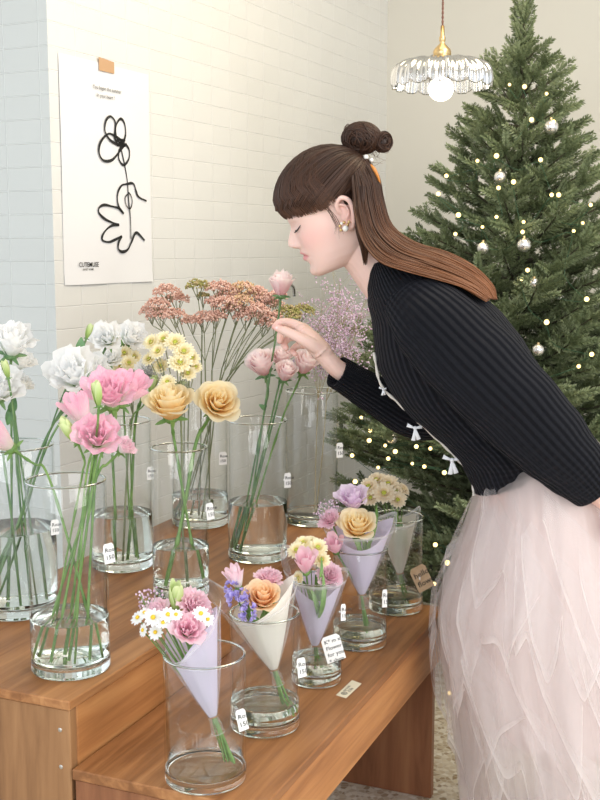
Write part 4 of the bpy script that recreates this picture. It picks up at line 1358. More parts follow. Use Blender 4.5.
for i, c in enumerate(pts):
    wp.append(c + np.array([0, .014, -.006]))
    if i + 1 < len(pts):
        mid = (c + pts[i + 1]) / 2; dv = np.array([mid[0] - TX, mid[1] - TY]); mid[:2] += -dv * .22; mid[2] -= .03; wp.append(mid)
tube(m_, catmull(wp, 4), .0009, 4); part('wire', m_, M['wire'], rs_)
bm = MB(); sphere(bm, (0, 0, 0), .0062, 8, 6); bmesh_ = bm.mesh('bulb'); bmesh_.materials.append(M['bulb'])
base = np.array(rs_.location)
for i, c in enumerate(pts):
    o = bpy.data.objects.new('bulb', bmesh_); C.objects.link(o); o.parent = rs_
    o.location = tuple(c - base + np.array([0, -.008, 0])); k = .75 + .5 * ((i * 37) % 10) / 10; o.scale = (k, k, k)

for i, (px, py, r, lab) in enumerate([(551, 127, 7, 'topmost silver bauble on the fir tree'), (483, 248, 6, 'silver bauble on the tree just above the long brown hair'),
                               (524, 245, 7, 'silver bauble right of and level with the one above the hair'), (534, 283, 5, 'small silver bauble just right of the hair ends'), (538, 350, 6, 'silver bauble close to the back of the black cardigan'),
                               (500, 177, 6, 'silver bauble second from the top of the tree'), (392, 438, 6, 'lowest silver bauble, under the outstretched sleeve')]):
    p = surf(px, py, .02); kk = np.linalg.norm(p - CAMP) / FPX
    ro = root('bauble', p, lab, 'bauble', 'silver baubles on the fir tree')
    m_ = MB(); sphere(m_, p, r * kk, 20, 14); part('ball', m_, M['bauble'], ro)
    m_ = MB(); tube(m_, [p + np.array([0, 0, r * kk * .95]), p + np.array([0, 0, r * kk * 1.25])], .004, 8); part('cap', m_, M['brass'], ro)

# ================================================================== THE WOMAN
YP = 2.25
O = P(345, 222, YP)
KH = (YP / ray(345, 222)[1]) / FPX
Fv = np.array([-.927, 0, -.375]); Uv = np.array([-.375, 0, .927]); Lv = np.array([0, 1.0, 0])


def hl(f, u, l):
    """head frame: forward, up, lateral (all in 2.05 mm units) -> world"""
    f = np.asarray(f, float); u = np.asarray(u, float); l = np.asarray(l, float)
    return O + (f[..., None] * Fv + u[..., None] * Uv + l[..., None] * Lv) * KH


def PP(px, py, dy=0.0):
    return P(px, py, YP + dy)


person = root('person', (PP(548, 500)[0], YP, 0), 'woman with bun and long brown hair in black cardigan leaning to smell a rose', 'person')

rows = np.array([  # u, front, back, halfwidth, centre
    (-40.5, 42, 12, 8, 28), (-39.5, 46, 4, 15, 24), (-36, 49, -2, 20, 20), (-30, 49.5, -10, 25.5, 12), (-22, 49.5, -18, 29.5, 8), (-12, 50, -27, 32.5, 4), (0, 50.5, -36, 35, 2), (12, 51.5, -40, 36.5, 0), (24, 52.5, -40, 38, 0),
    (36, 52, -38.5, 37.5, 0), (48, 46, -34, 34, 0), (58, 36, -26, 28, 0), (65, 26, -26, 23, 0), (69.5, 10, -12, 12, 0), (70.5, 1, -3, 2, 0)], float)
uu = np.concatenate([np.linspace(-40.5, 40, 120), np.linspace(41, 70.5, 26)])
fr, bk, hw_, cc = [np.interp(uu, rows[:, 0], rows[:, k]) for k in (1, 2, 3, 4)]
ker = np.exp(-np.linspace(-2, 2, 9) ** 2); ker /= ker.sum()
sm = lambda x: np.convolve(np.pad(x, 4, mode='edge'), ker, 'valid')
fr, bk, hw_, cc = sm(fr), sm(bk), sm(hw_), sm(cc)
G = lambda x, s: np.exp(-(x / s) ** 2)


def face_bump(u, l):
    al = np.abs(l)
    nz_ = np.interp(u, [-10, -7.8, -5.5, -3, 0, 3, 8, 13, 17, 22], [0, 1.0, 6.5, 9.8, 11.2, 9.8, 6.2, 3.0, 1.2, 0])
    sg = np.interp(u, [-8, -4, 0, 5, 14, 20], [6.6, 6.2, 4.9, 3.9, 3.4, 5])
    b = nz_ * np.exp(-np.abs(l / sg) ** 2.2)
    b += 2.0 * G(u + 4.3, 3.0) * G(al - 6.2, 2.6)            # wings of the nose
    b += 3.3 * G(u + 11.6 + .012 * l * l, 2.9) * G(l, 11.5)                  # upper lip
    b += 3.0 * G(u + 18.6 + .010 * l * l, 3.1) * G(l, 10.0)                  # lower lip
    b -= 1.1 * G(u + 15.0 + .012 * l * l, 1.1) * G(l, 13)                 # mouth line
    b -= 1.6 * G(u + 26, 3.5) * G(l, 9)                      # below the lip
    b += 1.6 * G(u + 34, 4.5) * G(l, 10)                     # chin
    b -= 4.2 * G(u - 13.5, 6.5) * G(al - 14.5, 7.5)          # eye sockets
    b += 3.0 * G(u - 12.0, 4.8) * G(al - 15, 6.0)            # closed lids
    b += 1.4 * G(u - 21, 3.5) * G(al - 14, 10)               # brow
    b += 1.6 * G(u + 4, 9) * G(al - 20, 8)                   # cheek
    b -= 1.6 * G(u - 15, 4) * G(l, 5)                        # root of the nose
    return b


def head_f(u, l):
    i = np.interp
    F_, c_, w_ = i(u, uu, fr), i(u, uu, cc), i(u, uu, hw_)
    s = np.clip(np.abs(l) / w_, 0, .999)
    return c_ + (F_ - c_) * (1 - s ** 2.25) ** (1 / 2.25) + face_bump(u, l)


nth = 150
th_ = np.linspace(0, 2 * math.pi, nth, endpoint=False)
# denser columns towards the face
th_ = th_ - .42 * np.sin(th_)
U2, T2 = np.meshgrid(uu, th_, indexing='ij')
cT, sT = np.cos(T2), np.sin(T2)
e_ = 2 / 2.25
cx_ = np.sign(cT) * np.abs(cT) ** e_; sx_ = np.sign(sT) * np.abs(sT) ** e_
Lt = hw_[:, None] * sx_
Fc = cc[:, None] + np.where(cT > 0, (fr - cc)[:, None], (cc - bk)[:, None]) * cx_
Fc = Fc + face_bump(U2, Lt) * np.clip(cT * 3, 0, 1)
body = MB()
HV = hl(Fc, U2, Lt)
body.add(HV.reshape(-1, 3), grid_faces(len(uu), nth, True))
for k in (0, -1):
    cen = HV[k].mean(0); V = np.vstack([HV[k], cen[None]]); f = np.array([[i, (i + 1) % nth, nth] for i in range(nth)]); body.add(V, f if k else f[:, ::-1])
# ears
for s in (-1, 1):
    c = np.array([-3.0, -2.5])
    L0 = 35.5
    helix = [(2, -12, 36), (-3, -13, 38.5), (-7, -6, 41.5), (-9.5, 4, 43.5), (-8.5, 12, 44), (-3, 16.5, 43), (2.5, 14, 40.5), (4, 8, 37.5), (2, 3, 36)]
    pth = np.array([hl(f, u + 6, s * l) for f, u, l in helix])
    tube(body, catmull(pth, 6), np.array([3.3] + [2.5] * (len(catmull(pth, 6)) - 1)) * KH, 8)
    sphere(body, hl(0.0 - 1, 6 - 12.0, s * 36.5), 4.2 * KH, 14, 10)
    sphere(body, hl(-3., 6 + 1.0, s * 36.), 8.5 * KH, 14, 10, (.75, .28, 1.4), None)
    inner = [(-1, -4, 37.8), (-5, 1, 39), (-4, 8, 40), (0, 11, 38.5)]
    tube(body, catmull(np.array([hl(f, u + 6, s * l) for f, u, l in inner]), 5), 1.5 * KH, 8)


def ring_loft(mb, st, n=48, scale=1.0, cap=True, expo=2.3, wob=0.0, nrm=8, uvn=1.0):
    """st: (front px, py), (back px, py), lateral half width, lateral centre"""
    A = []; B = []; Wd = []; Lc = []
    for (a, b, w_, lc_) in st:
        A.append(PP(*a)); B.append(PP(*b)); Wd.append(w_); Lc.append(lc_)
    A = catmull(A, nrm); B = catmull(B, nrm); Wd = catmull(np.array(Wd)[:, None] * [1, 0, 0], nrm)[:, 0]; Lc = catmull(np.array(Lc)[:, None] * [1, 0, 0], nrm)[:, 0]
    a = np.linspace(0, 2 * math.pi, n, endpoint=False)
    V = []
    for i in range(len(A)):
        cen = (A[i] + B[i]) / 2; h = (A[i] - B[i]) / 2
        ca = np.sign(np.cos(a)) * np.abs(np.cos(a)) ** (2 / expo); sa = np.sign(np.sin(a)) * np.abs(np.sin(a)) ** (2 / expo)
        V.append(cen + ca[:, None] * h * scale + sa[:, None] * np.array([0, 1.0, 0]) * Wd[i] * scale + np.array([0, Lc[i], 0]))
    V = np.array(V)
    if wob:
        i = np.arange(len(A))[:, None]; cen = V.mean(1, keepdims=True)
        V = cen + (V - cen) * (1 + wob * (np.sin(i * .9 + a[None] * 2) * .5 + np.sin(i * .43 - a[None] * 3 + 1) * .5))[..., None]
    UV = np.zeros(V.shape[:2] + (2,)); UV[..., 0] = a / (2 * math.pi) * uvn; UV[..., 1] = np.linspace(0, 1, len(A))[:, None]
    # duplicate seam so the pattern does not smear
    V = np.concatenate([V, V[:, :1]], 1); UV = np.concatenate([UV, UV[:, :1] + np.array([uvn, 0])], 1)
    mb.add(V.reshape(-1, 3), grid_faces(len(A), n + 1), UV)
    if cap:
        for k in (0, -1):
            cen = V[k].mean(0); VV = np.vstack([V[k], cen[None]]); f = np.array([[j, j + 1, n + 1] for j in range(n)]); mb.add(VV, f if not k else f[:, ::-1])
    return V


TORSO = [((366, 266), (405, 250), .062, 0), ((366, 290), (436, 264), .135, 0), ((372, 322), (487, 300), .180, 0), ((378, 366), (522, 340), .178, 0), ((399, 404), (545, 380), .165, 0), ((430, 433), (560, 412), .155, 0),
         ((457, 458), (574, 438), .155, 0), ((474, 492), (586, 438), .125, 0)]
# neck, torso, hips, legs of the body
tube(body, catmull([PP(352, 232), PP(365, 254), PP(390, 284), PP(410, 300)], 6), np.interp(np.linspace(0, 1, 19), [0, .4, 1], [25, 24, 32]) * KH, 24, up=[0, 1, 0], flat=1.0)
ring_loft(body, [(a, b, w_ * 1.0, l) for a, b, w_, l in TORSO[1:]] + [((482, 530), (600, 500), .15, 0)], 40, .86)
hipc = PP(545, 505)
for s in (-1, 1):
    x0 = hipc + np.array([.0, s * .075, 0]); kn = np.array([hipc[0] + .0, YP + s * .075, .43]); an = np.array([hipc[0] + .06, YP + s * .08, .07])
    tube(body, catmull([x0 + np.array([0, 0, .02]), (x0 + kn) / 2, kn, (kn + an) / 2 + np.array([.02, 0, 0]), an], 5), np.interp(np.linspace(0, 1, 21), [0, .5, .7, 1], [.082, .052, .053, .034]), 14)
    tube(body, catmull([an + np.array([.03, 0, -.03]), an + np.array([-.04, 0, -.04]), an + np.array([-.14, 0, -.053])], 5), [.033] * 4 + [.03] * 4 + [.018] * 3, 12, flat=1.2)


def limb(mb, pts, rr_, n=14, sub=6, flat=1.0, up=None):
    p = catmull([PP(*q) for q in pts], sub)
    r = np.interp(np.linspace(0, 1, len(p)), np.linspace(0, 1, len(rr_)), rr_) * KH
    tube(mb, p, r, n, flat=flat, up=up)
    sphere(mb, p[-1], r[-1], n, 8); sphere(mb, p[0], r[0], n, 8)


def hand_r(mb):
    # forearm, wrist and palm
    limb(mb, [(425, 418, .17), (385, 400, .15), (350, 377, .11), (334, 366, .09), (320, 350, .085)], [19, 17, 14, 12, 11.5, 11], flat=.85, up=[0, 1, 0])
    limb(mb, [(322, 352, .085), (311, 340, .085), (302, 331, .09)], [11, 10.5, 7.5], flat=1.35, up=[.3, 0, 1])
    limb(mb, [(308, 333, .105), (302, 328, .11), (303, 334, .12)], [7, 6, 6])
    limb(mb, [(312, 336, .10), (301, 327.5, .10), (289, 322.5, .10), (280, 322.5, .095), (274.5, 327, .088)], [6.2, 5.6, 4.6, 4.1, 3.4])
    limb(mb, [(313, 340, .11), (302, 332, .12), (289, 329, .125), (281, 334, .12), (280, 341, .11)], [6.2, 5.6, 4.7, 4.2, 3.5])
    limb(mb, [(314, 344, .12), (303, 338, .135), (291, 337, .14), (284, 343, .13), (286, 348, .12)], [6, 5.4, 4.5, 4.1, 3.4])
    limb(mb, [(316, 349, .125), (307, 345, .145), (297, 346, .15), (292, 351, .14), (295, 354, .13)], [5.4, 4.8, 4.0, 3.5, 3.0])
    limb(mb, [(326, 353, .078), (310, 343.5, .060), (297, 336.5, .055), (286, 331.5, .062), (277, 328, .072)], [7.5, 7.2, 5.6, 4.9, 3.7])


hand_r(body)
# near arm and its hand, resting back at the hip
limb(body, [(424, 318, -.16), (470, 362, -.20), (520, 415, -.20), (560, 458, -.19), (597, 490, -.17), (608, 500, -.165)], [26, 24, 21, 19, 13, 12])
limb(body, [(608, 500, -.165), (617, 512, -.16), (622, 524, -.155)], [11.5, 11.5, 9.5], flat=1.2)
for i, (dx, dy_) in enumerate(((-5, -.02), (-2, .0), (2, .02), (6, .035))):
    limb(body, [(620 + dx, 520, -.16 + dy_), (622 + dx, 534, -.155 + dy_), (620 + dx, 546, -.15 + dy_), (616 + dx, 554, -.15 + dy_)], [5.2, 4.6, 4.1, 3.4])
limb(body, [(615, 508, -.18), (611, 520, -.195), (608, 532, -.195)], [6, 5, 3.8])

tmp = body.mesh('tmp')
to = bpy.data.objects.new('tmp', tmp); C.objects.link(to)
rm = to.modifiers.new('r', 'REMESH'); rm.mode = 'VOXEL'; rm.voxel_size = .0018; rm.use_smooth_shade = True
smo = to.modifiers.new('s', 'SMOOTH'); smo.factor = .5; smo.iterations = 3
bpy.context.view_layer.update()
me = bpy.data.meshes.new_from_object(to.evaluated_get(bpy.context.evaluated_depsgraph_get()))
bpy.data.objects.remove(to)
co = np.empty(len(me.vertices) * 3, np.float32); me.vertices.foreach_get('co', co); co = co.reshape(-1, 3).astype(float)
# natural colour of the skin: lips, cheeks, nails, fingertips; shade of the mouth crease painted in too
d = (co - O) / KH
hf, hu, hlat = d @ Fv, d @ Uv, d @ Lv
lipl = 1 / (1 + np.exp((np.abs(hlat) - 13) * 1.5))
tap = np.clip(1 - (np.abs(hlat) / 15.5) ** 2, .1, 1)
lip = lipl * np.exp(-np.abs((hu + 15.3 + .012 * hlat ** 2) / (5.4 * tap + .3)) ** 5) * (hf > 38)
mline = np.exp(-((hu + 15.0 + .012 * hlat ** 2) / .8) ** 2) * (np.abs(hlat) < 14.5) * (hf > 38)
blush = np.exp(-((hu + 3) / 12) ** 2 - ((np.abs(hlat) - 24) / 11) ** 2) * (hf > 15)
earm = np.exp(-((hf + 3) / 9) ** 2 - ((hu - 6) / 15) ** 2) * (np.abs(hlat) > 33)
col = np.tile(np.array([.82, .575, .50]), (len(co), 1))
mixc = lambda m_, c_: None
def mixin(col, m_, c_): return col * (1 - m_[:, None]) + np.array(c_) * m_[:, None]
col = mixin(col, blush * .45, (.82, .40, .36)); col = mixin(col, earm * .35, (.78, .36, .30))
col = mixin(col, lip * .85, (.74, .27, .29)); col = mixin(col, mline * .6, (.38, .10, .10))
for (px, py, dy_) in ((274.5, 327, .088), (280, 341, .11), (286, 348, .12), (277, 328, .072), (295, 354, .13)):
    dd = np.linalg.norm(co - PP(px, py, dy_), axis=1) / KH
    col = mixin(col, np.exp(-(dd / 7) ** 2) * .4, (.84, .42, .38))
for (px, py, dy_) in ((275.5, 327, .060), (283, 345, .098)):
    dd = np.linalg.norm(co - PP(px, py, dy_), axis=1) / KH
    col = mixin(col, (dd < 3.0) * 1.0, (.86, .68, .66))
at = me.color_attributes.new('tint', 'FLOAT_COLOR', 'POINT')
at.data.foreach_set('color', np.column_stack([col, np.ones(len(col))]).astype(np.float32).ravel())


def skin():
    m, nt, out = mat('skin')
    a = N(nt, 'ShaderNodeAttribute'); a.attribute_name = 'tint'
    b = N(nt, 'ShaderNodeBsdfPrincipled'); b.inputs['Roughness'].default_value = .48; b.inputs['Specular IOR Level'].default_value = .35
    b.inputs['Subsurface Weight'].default_value = .12; b.inputs['Subsurface Scale'].default_value = .006; b.inputs['Subsurface Radius'].default_value = (1, .4, .25)
    nt.links.new(a.outputs['Color'], b.inputs['Base Color']); nt.links.new(b.outputs[0], out.inputs[0])
    return m


me.materials.clear(); me.materials.append(skin())
for v in ():
    pass
pl = np.array(person.location)
me.vertices.foreach_set('co', (co - pl).astype(np.float32).ravel()); me.update()
me.name = 'body'
ob = bpy.data.objects.new('body', me); C.objects.link(ob); ob.parent = person

# lashes of the closed eyes
M['lash'] = simple('dark_lashes', (.02, .012, .01), .6)
for s in (-1, 1):
    ml = MB()
    ls = np.linspace(10.5, 21, 16)
    ul = 10.2 + 1.6 * ((ls - 15) / 6) ** 2 + .12 * (ls - 15)
    fl_ = np.array([head_f(u_, l_) for u_, l_ in zip(ul, ls)]) + .25
    tube(ml, hl(fl_, ul, s * ls), .55 * KH, 5)
    for l_ in np.linspace(11, 22, 12):
        u_ = 10.2 + 1.6 * ((l_ - 15) / 6) ** 2 + .12 * (l_ - 15); f_ = head_f(u_, l_)
        tube(ml, catmull([hl(f_, u_, s * l_), hl(f_ + 1.4, u_ - 1.2, s * (l_ + .5)), hl(f_ + 2.4, u_ - 1.5, s * (l_ + 1.0))], 3), [.35 * KH] * 3 + [.2 * KH] * 4, 4)
    part('eyelashes', ml, M['lash'], person)

# ------------------------------------------------------------------ hair
def hair_mat():
    m, nt, out = mat('brown_hair')
    uv = N(nt, 'ShaderNodeUVMap'); sep = N(nt, 'ShaderNodeSeparateXYZ'); nt.links.new(uv.outputs[0], sep.inputs[0])
    r = ramp(nt, [(0, (.028, .013, .008)), (.45, (.062, .026, .013)), (1, (.20, .075, .028))])
    ad = N(nt, 'ShaderNodeMath', operation='MULTIPLY_ADD'); ad.inputs[1].default_value = .35; nt.links.new(sep.outputs[0], ad.inputs[0])
    sb = N(nt, 'ShaderNodeMath', operation='SUBTRACT'); sb.inputs[1].default_value = .15; nt.links.new(sep.outputs[1], sb.inputs[0]); nt.links.new(sb.outputs[0], ad.inputs[2])
    nt.links.new(ad.outputs[0], r.inputs[0])
    b = N(nt, 'ShaderNodeBsdfPrincipled'); b.inputs['Roughness'].default_value = .42; b.inputs['Specular IOR Level'].default_value = .35
    nt.links.new(r.outputs[0], b.inputs['Base Color']); nt.links.new(b.outputs[0], out.inputs[0])
    return m


M['hair'] = hair_mat()
hr = np.random.default_rng(21)
EC = np.array([5.0, 28.0, 0]); EA = np.array([55.0, 49.0, 44.0])


def edir(p):
    q = (np.array(p, float) - EC) / EA
    if q[0] < 0: q[0] *= 55 / 51
    return q / np.linalg.norm(q)


def epos(dv, pad=0.0):
    a = EA.copy()
    if dv[0] < 0: a[0] = 51
    return EC + dv * (a + pad)


def slerp(a, b, t):
    w_ = math.acos(np.clip(a.dot(b), -1, 1))
    if w_ < 1e-4: return a
    return (math.sin((1 - t) * w_) * a + math.sin(t * w_) * b) / math.sin(w_)


def strand(mb, pts, r=.0011, v0=0., v1=.5, n=4):
    """pts in world"""
    m0 = len(mb.V)
    tube(mb, pts, np.concatenate([np.full(len(pts) - 2, r), [r * .7, r * .3]]), n, False, uvx=hr.uniform(.01, 1))
    mb.UV[m0][:, 1] = np.repeat(np.linspace(v0, v1, len(pts)), n)


hw = lambda L: np.array([hl(*q) for q in L])
mh = MB()
# under-layer cap so that no scalp shows between locks
nu_, nv_ = 44, 64
capV = []; keep = np.zeros((nu_, nv_), bool)
for i, ph in enumerate(np.linspace(0.02, math.pi - .5, nu_)):
    for j, a in enumerate(np.linspace(0, 2 * math.pi, nv_, endpoint=False)):
        dv = np.array([math.sin(ph) * math.cos(a), math.cos(ph), math.sin(ph) * math.sin(a)])
        p = epos(dv, -3.0); capV.append(hl(*p))
        lim = 25 if p[0] > 0 else (22 + 1.6 * p[0] if p[0] > -14 else -60)
        if p[0] > 30: lim = 34
        if p[0] < 0 and abs(p[2]) < 40: lim = min(lim, -30)
        keep[i, j] = p[1] > lim
capV = np.array(capV)
F = grid_faces(nu_, nv_, True)
F = F[keep.ravel()[F].all(1)]
mh.add(capV, F[:, ::-1], np.tile([.2, .1], (len(capV), 1)))
BUN = np.array([-43.0, 54.0, 0])
bd = edir(BUN)
# swept back from the hairline to the bun
for k in range(900):
    psi = hr.uniform(-1.9, 1.9)
    st = np.array([math.cos(psi) * 54, hr.uniform(16, 30) + 18 * max(0, math.cos(psi)), math.sin(psi) * 44])
    if abs(psi) > 1.25: st[1] = hr.uniform(23, 32)
    sd = edir(st); pad = hr.uniform(-2.5, 1.2)
    path = [epos(slerp(sd, bd, t), pad + 2.0 * math.sin(t * math.pi)) for t in np.linspace(0, .97, 13)]
    strand(mh, hw(path), hr.uniform(.0008, .0015), .35, .05)
for k in range(500):
    a = hr.uniform(0, 2 * math.pi); th0 = hr.uniform(.3, 1.15)
    sd = np.array([math.sin(th0) * math.cos(a), math.cos(th0), math.sin(th0) * math.sin(a)])
    pad = hr.uniform(-1, 1.5)
    path = [epos(slerp(sd, bd, t), pad) for t in np.linspace(0, .97, 12)]
    strand(mh, hw(path), hr.uniform(.0008, .0014), .25, .05)
# bangs
for k in range(1100):
    psi = hr.uniform(-1.62, 1.62)
    a = abs(psi)
    ut = np.interp(a, [0, .5, 1.0, 1.35, 1.62], [27.5, 22.5, 19, 18, 22]) + hr.uniform(-1.2, 3.5)
    rr_ = np.interp(a, [0, .6, 1.6], [54.0, 51, 44])
    tip = np.array([math.cos(psi) * (rr_ + 1.5) , ut, math.sin(psi) * 43.5])
    if a > 1.3: tip[0] += 5
    mid = edir([math.cos(psi * .85) * 57, 46, math.sin(psi * .85) * 44])
    crown = edir([8 + hr.uniform(-14, 8), 78, psi * 9])
    pad = hr.uniform(-.5, 2.6)
    path = [epos(slerp(crown, mid, t), pad) for t in np.linspace(0, 1, 9)]
    last = path[-1]
    path += [last * (1 - t) + tip * t + np.array([math.cos(psi), 0, math.sin(psi)]) * 2.0 * math.sin(t * math.pi) for t in (.25, .5, .75, 1.0)]
    strand(mh, hw(path), hr.uniform(.0008, .0014), .05, .50)
# side lock in front of the ear
for k in range(9):
    for s in (-1, 1):
        o = hr.normal(0, 1.6, 2)
        strand(mh, hw([(16 + o[0], 30, s * 43), (12 + o[0], 18, s * 42), (10 + o[1], 8, s * 39.5), (9 + o[1], -2 + o[0], s * 37.6), (11 + o[1] * 2, -10 + 3 * o[0], s * 36)]), .00035, .3, .6)
# long hair flowing over the back
UP_ = catmull(np.array([(367, 158, 0), (379, 176, 0), (384, 200, 0), (393, 226, 0), (416, 243, 0), (448, 253, 0), (474, 266, 0), (492, 283, 0), (497, 298, 0)], float), 4)
LO_ = catmull(np.array([(352, 176, 0), (353, 196, 0), (355, 216, 0), (362, 240, 0), (378, 260, 0), (404, 270, 0), (432, 278, 0), (462, 288, 0), (486, 301, 0)], float), 4)
for k in range(2100):
    m_x = hr.uniform(0, 1) ** .9
    g = UP_ * (1 - m_x) + LO_ * m_x
    n_ = len(g); cut = n_ if hr.uniform() < .62 else hr.integers(n_ // 2 + 2, n_)
    side = hr.choice([-1, -1, 1])
    lat0 = side * np.interp(m_x, [0, 1], [.030, .089]) * hr.uniform(.7, 1.05)
    lat1 = np.interp(m_x, [0, 1], [.0, -.150]) * hr.uniform(.85, 1.1) + hr.uniform(-.02, .03)
    if side > 0: lat1 = np.interp(m_x, [0, 1], [.02, .06])
    ph = hr.uniform(0, 6)
    pts_ = []
    for i in range(cut):
        t = i / (n_ - 1)
        lat = lat0 * (1 - min(1, t * 1.8)) + lat1 * min(1, t * 1.8) + .006 * math.sin(t * 9 + ph)
        wob = 1.6 * math.sin(t * 8 + ph * .4 + m_x * 3) * t
        pts_.append(PP(g[i, 0] + wob * .3, g[i, 1] + wob, lat))
    strand(mh, np.array(pts_), hr.uniform(.0008, .0015), .15, .25 + .85 * cut / n_)
# lock hanging from behind the ear along the neck
for k in range(170):
    o = hr.uniform(-4, 5); q = hr.uniform(-.008, .006); e = hr.uniform(-9, 5)
    strand(mh, np.array([PP(360 + o, 186, -.086 + q), PP(358 + o, 210, -.088 + q), PP(360 + o, 232, -.083 + q), PP(364 + o * .9, 248, -.078 + q), PP(365 + o * (.9 - .05 * e) * .6, 258 + e * 1.5, -.072 + q)]), .0009, .15, .5)
# a few flyaways
for k in range(26):
    b = BUN + hr.normal(0, 6, 3); e = b + np.array([-12, -10, 0]) * hr.uniform(.3, 1.2) + hr.normal(0, 8, 3)
    strand(mh, catmull(hw([b, (b + e) / 2 + hr.normal(0, 4, 3), e]), 5), .0003, .5, .9)
hob = part('hair', mh, M['hair'], person)
# bun
mbn = MB()
bc = hl(-45.5, 70, 0)
sphere(mbn, bc, 14.0 * KH, 20, 14, (1.15, .95, 1)); mbn.UV[-1][:] = (.2, .1); sphere(mbn, PP(383, 142, -.005), 6.6 * KH, 14, 10, (1, 1, 1.15)); mbn.UV[-1][:] = (.2, .1)
for k in range(420):
    ax_ = np.array([.25, 1.0, .35]) + hr.normal(0, .35, 3); ax_ /= np.linalg.norm(ax_); Rm = toaxis(ax_)
    h_ = hr.uniform(-.8, .8); r_ = 15.5 * math.sqrt(1 - h_ * h_ * .8) * KH * hr.uniform(.95, 1.06); a0 = hr.uniform(0, 6.28)
    pts_ = [bc + (Rm @ np.array([math.cos(a) * r_ * 1.1, math.sin(a) * r_, h_ * 14.5 * KH])) * np.array([1.12, 1, .98]) for a in np.linspace(a0, a0 + 3.0, 12)]
    strand(mbn, pts_, hr.uniform(.0008, .0014), .05, .30)
b2 = PP(383, 142, -.005)
for k in range(160):
    ax_ = np.array([-.2, 1.0, .0]) + hr.normal(0, .3, 3); ax_ /= np.linalg.norm(ax_); Rm = toaxis(ax_)
    h_ = hr.uniform(-.8, .8); r_ = 7.5 * KH * hr.uniform(.75, 1.1); a0 = hr.uniform(0, 6.28)
    strand(mbn, [b2 + Rm @ np.array([math.cos(a) * r_, math.sin(a) * r_ * 1.2, h_ * 8 * KH]) for a in np.linspace(a0, a0 + 3.4, 10)], .0011, .05, .3)
for k in range(5):
    o = hr.normal(0, 1.5, 2)
    strand(mbn, catmull([PP(356, 131), PP(347 + o[0], 126 + o[1]), PP(344 + o[0], 130), PP(350, 133 + o[1])], 6), .0005, .3, .5)
part('bun', mbn, M['hair'], person)
M['amber'] = simple('amber_clip', (.60, .22, .04), .3)
M['pearl'] = simple('pearl', (.85, .82, .76), .25)
M['gold'] = simple('gold', (.75, .55, .25), .3, 1.0)
m_ = MB(); tube(m_, catmull([PP(368, 163, -.030), PP(374, 170, -.036), PP(378.5, 179, -.036), PP(380, 186, -.03)], 6), np.interp(np.arange(19), [0, 6, 18], [.002, .0045, .001]), 8, flat=1.6); part('hair_clip', m_, M['amber'], person)
m_ = MB(); sphere(m_, PP(366, 157, -.036), .0048, 12, 8); sphere(m_, PP(371.5, 160, -.04), .004, 12, 8); part('hair_pearls', m_, M['pearl'], person)
m_ = MB(); m2 = MB()
for (px, py) in ((340, 226), (344, 222.5), (347.5, 225), (341, 230), (349, 222)): sphere(m_, PP(px, py, -.089), .0033, 10, 7)
for (px, py, r) in ((345.5, 228.5, .0062), (341.5, 223.5, .003)): sphere(m2, PP(px, py, -.093), r, 14, 10)
er = part('earring', m_, M['gold'], person); part('earring_pearl', m2, M['pearl'], er)

# ------------------------------------------------------------------ cardigan
def knit():
    m, nt, out = mat('black_knit')
    uv = N(nt, 'ShaderNodeUVMap'); sep = N(nt, 'ShaderNodeSeparateXYZ'); nt.links.new(uv.outputs[0], sep.inputs[0])
    mu = N(nt, 'ShaderNodeMath', operation='MULTIPLY'); mu.inputs[1].default_value = 2 * math.pi; nt.links.new(sep.outputs[0], mu.inputs[0])
    si = N(nt, 'ShaderNodeMath', operation='SINE'); nt.links.new(mu.outputs[0], si.inputs[0])
    # cable twist: every fourth rib waves along its length
    m4 = N(nt, 'ShaderNodeMath', operation='MULTIPLY'); m4.inputs[1].default_value = 230; nt.links.new(sep.outputs[1], m4.inputs[0])
    s2 = N(nt, 'ShaderNodeMath', operation='SINE'); nt.links.new(m4.outputs[0], s2.inputs[0])
    m5 = N(nt, 'ShaderNodeMath', operation='MULTIPLY_ADD'); m5.inputs[1].default_value = .22; nt.links.new(s2.outputs[0], m5.inputs[0]); nt.links.new(si.outputs[0], m5.inputs[2])
    b = N(nt, 'ShaderNodeBsdfPrincipled'); b.inputs['Roughness'].default_value = .85; b.inputs['Specular IOR Level'].default_value = .2
    b.inputs['Base Color'].default_value = (.0045, .005, .008, 1); b.inputs['Sheen Weight'].default_value = .035; b.inputs['Sheen Roughness'].default_value = .5; b.inputs['Sheen Tint'].default_value = (.55, .6, .8, 1)
    bp = N(nt, 'ShaderNodeBump'); bp.inputs['Strength'].default_value = .9; bp.inputs['Distance'].default_value = .0035
    nt.links.new(m5.outputs[0], bp.inputs['Height']); nt.links.new(bp.outputs[0], b.inputs['Normal']); nt.links.new(b.outputs[0], out.inputs[0])
    return m


M['knit'] = knit()
mj = MB()
ring_loft(mj, TORSO, 120, 1.0, False, 2.25, .012, 10, 64)
jk = part('cardigan', mj, M['knit'], person)
ms = MB()


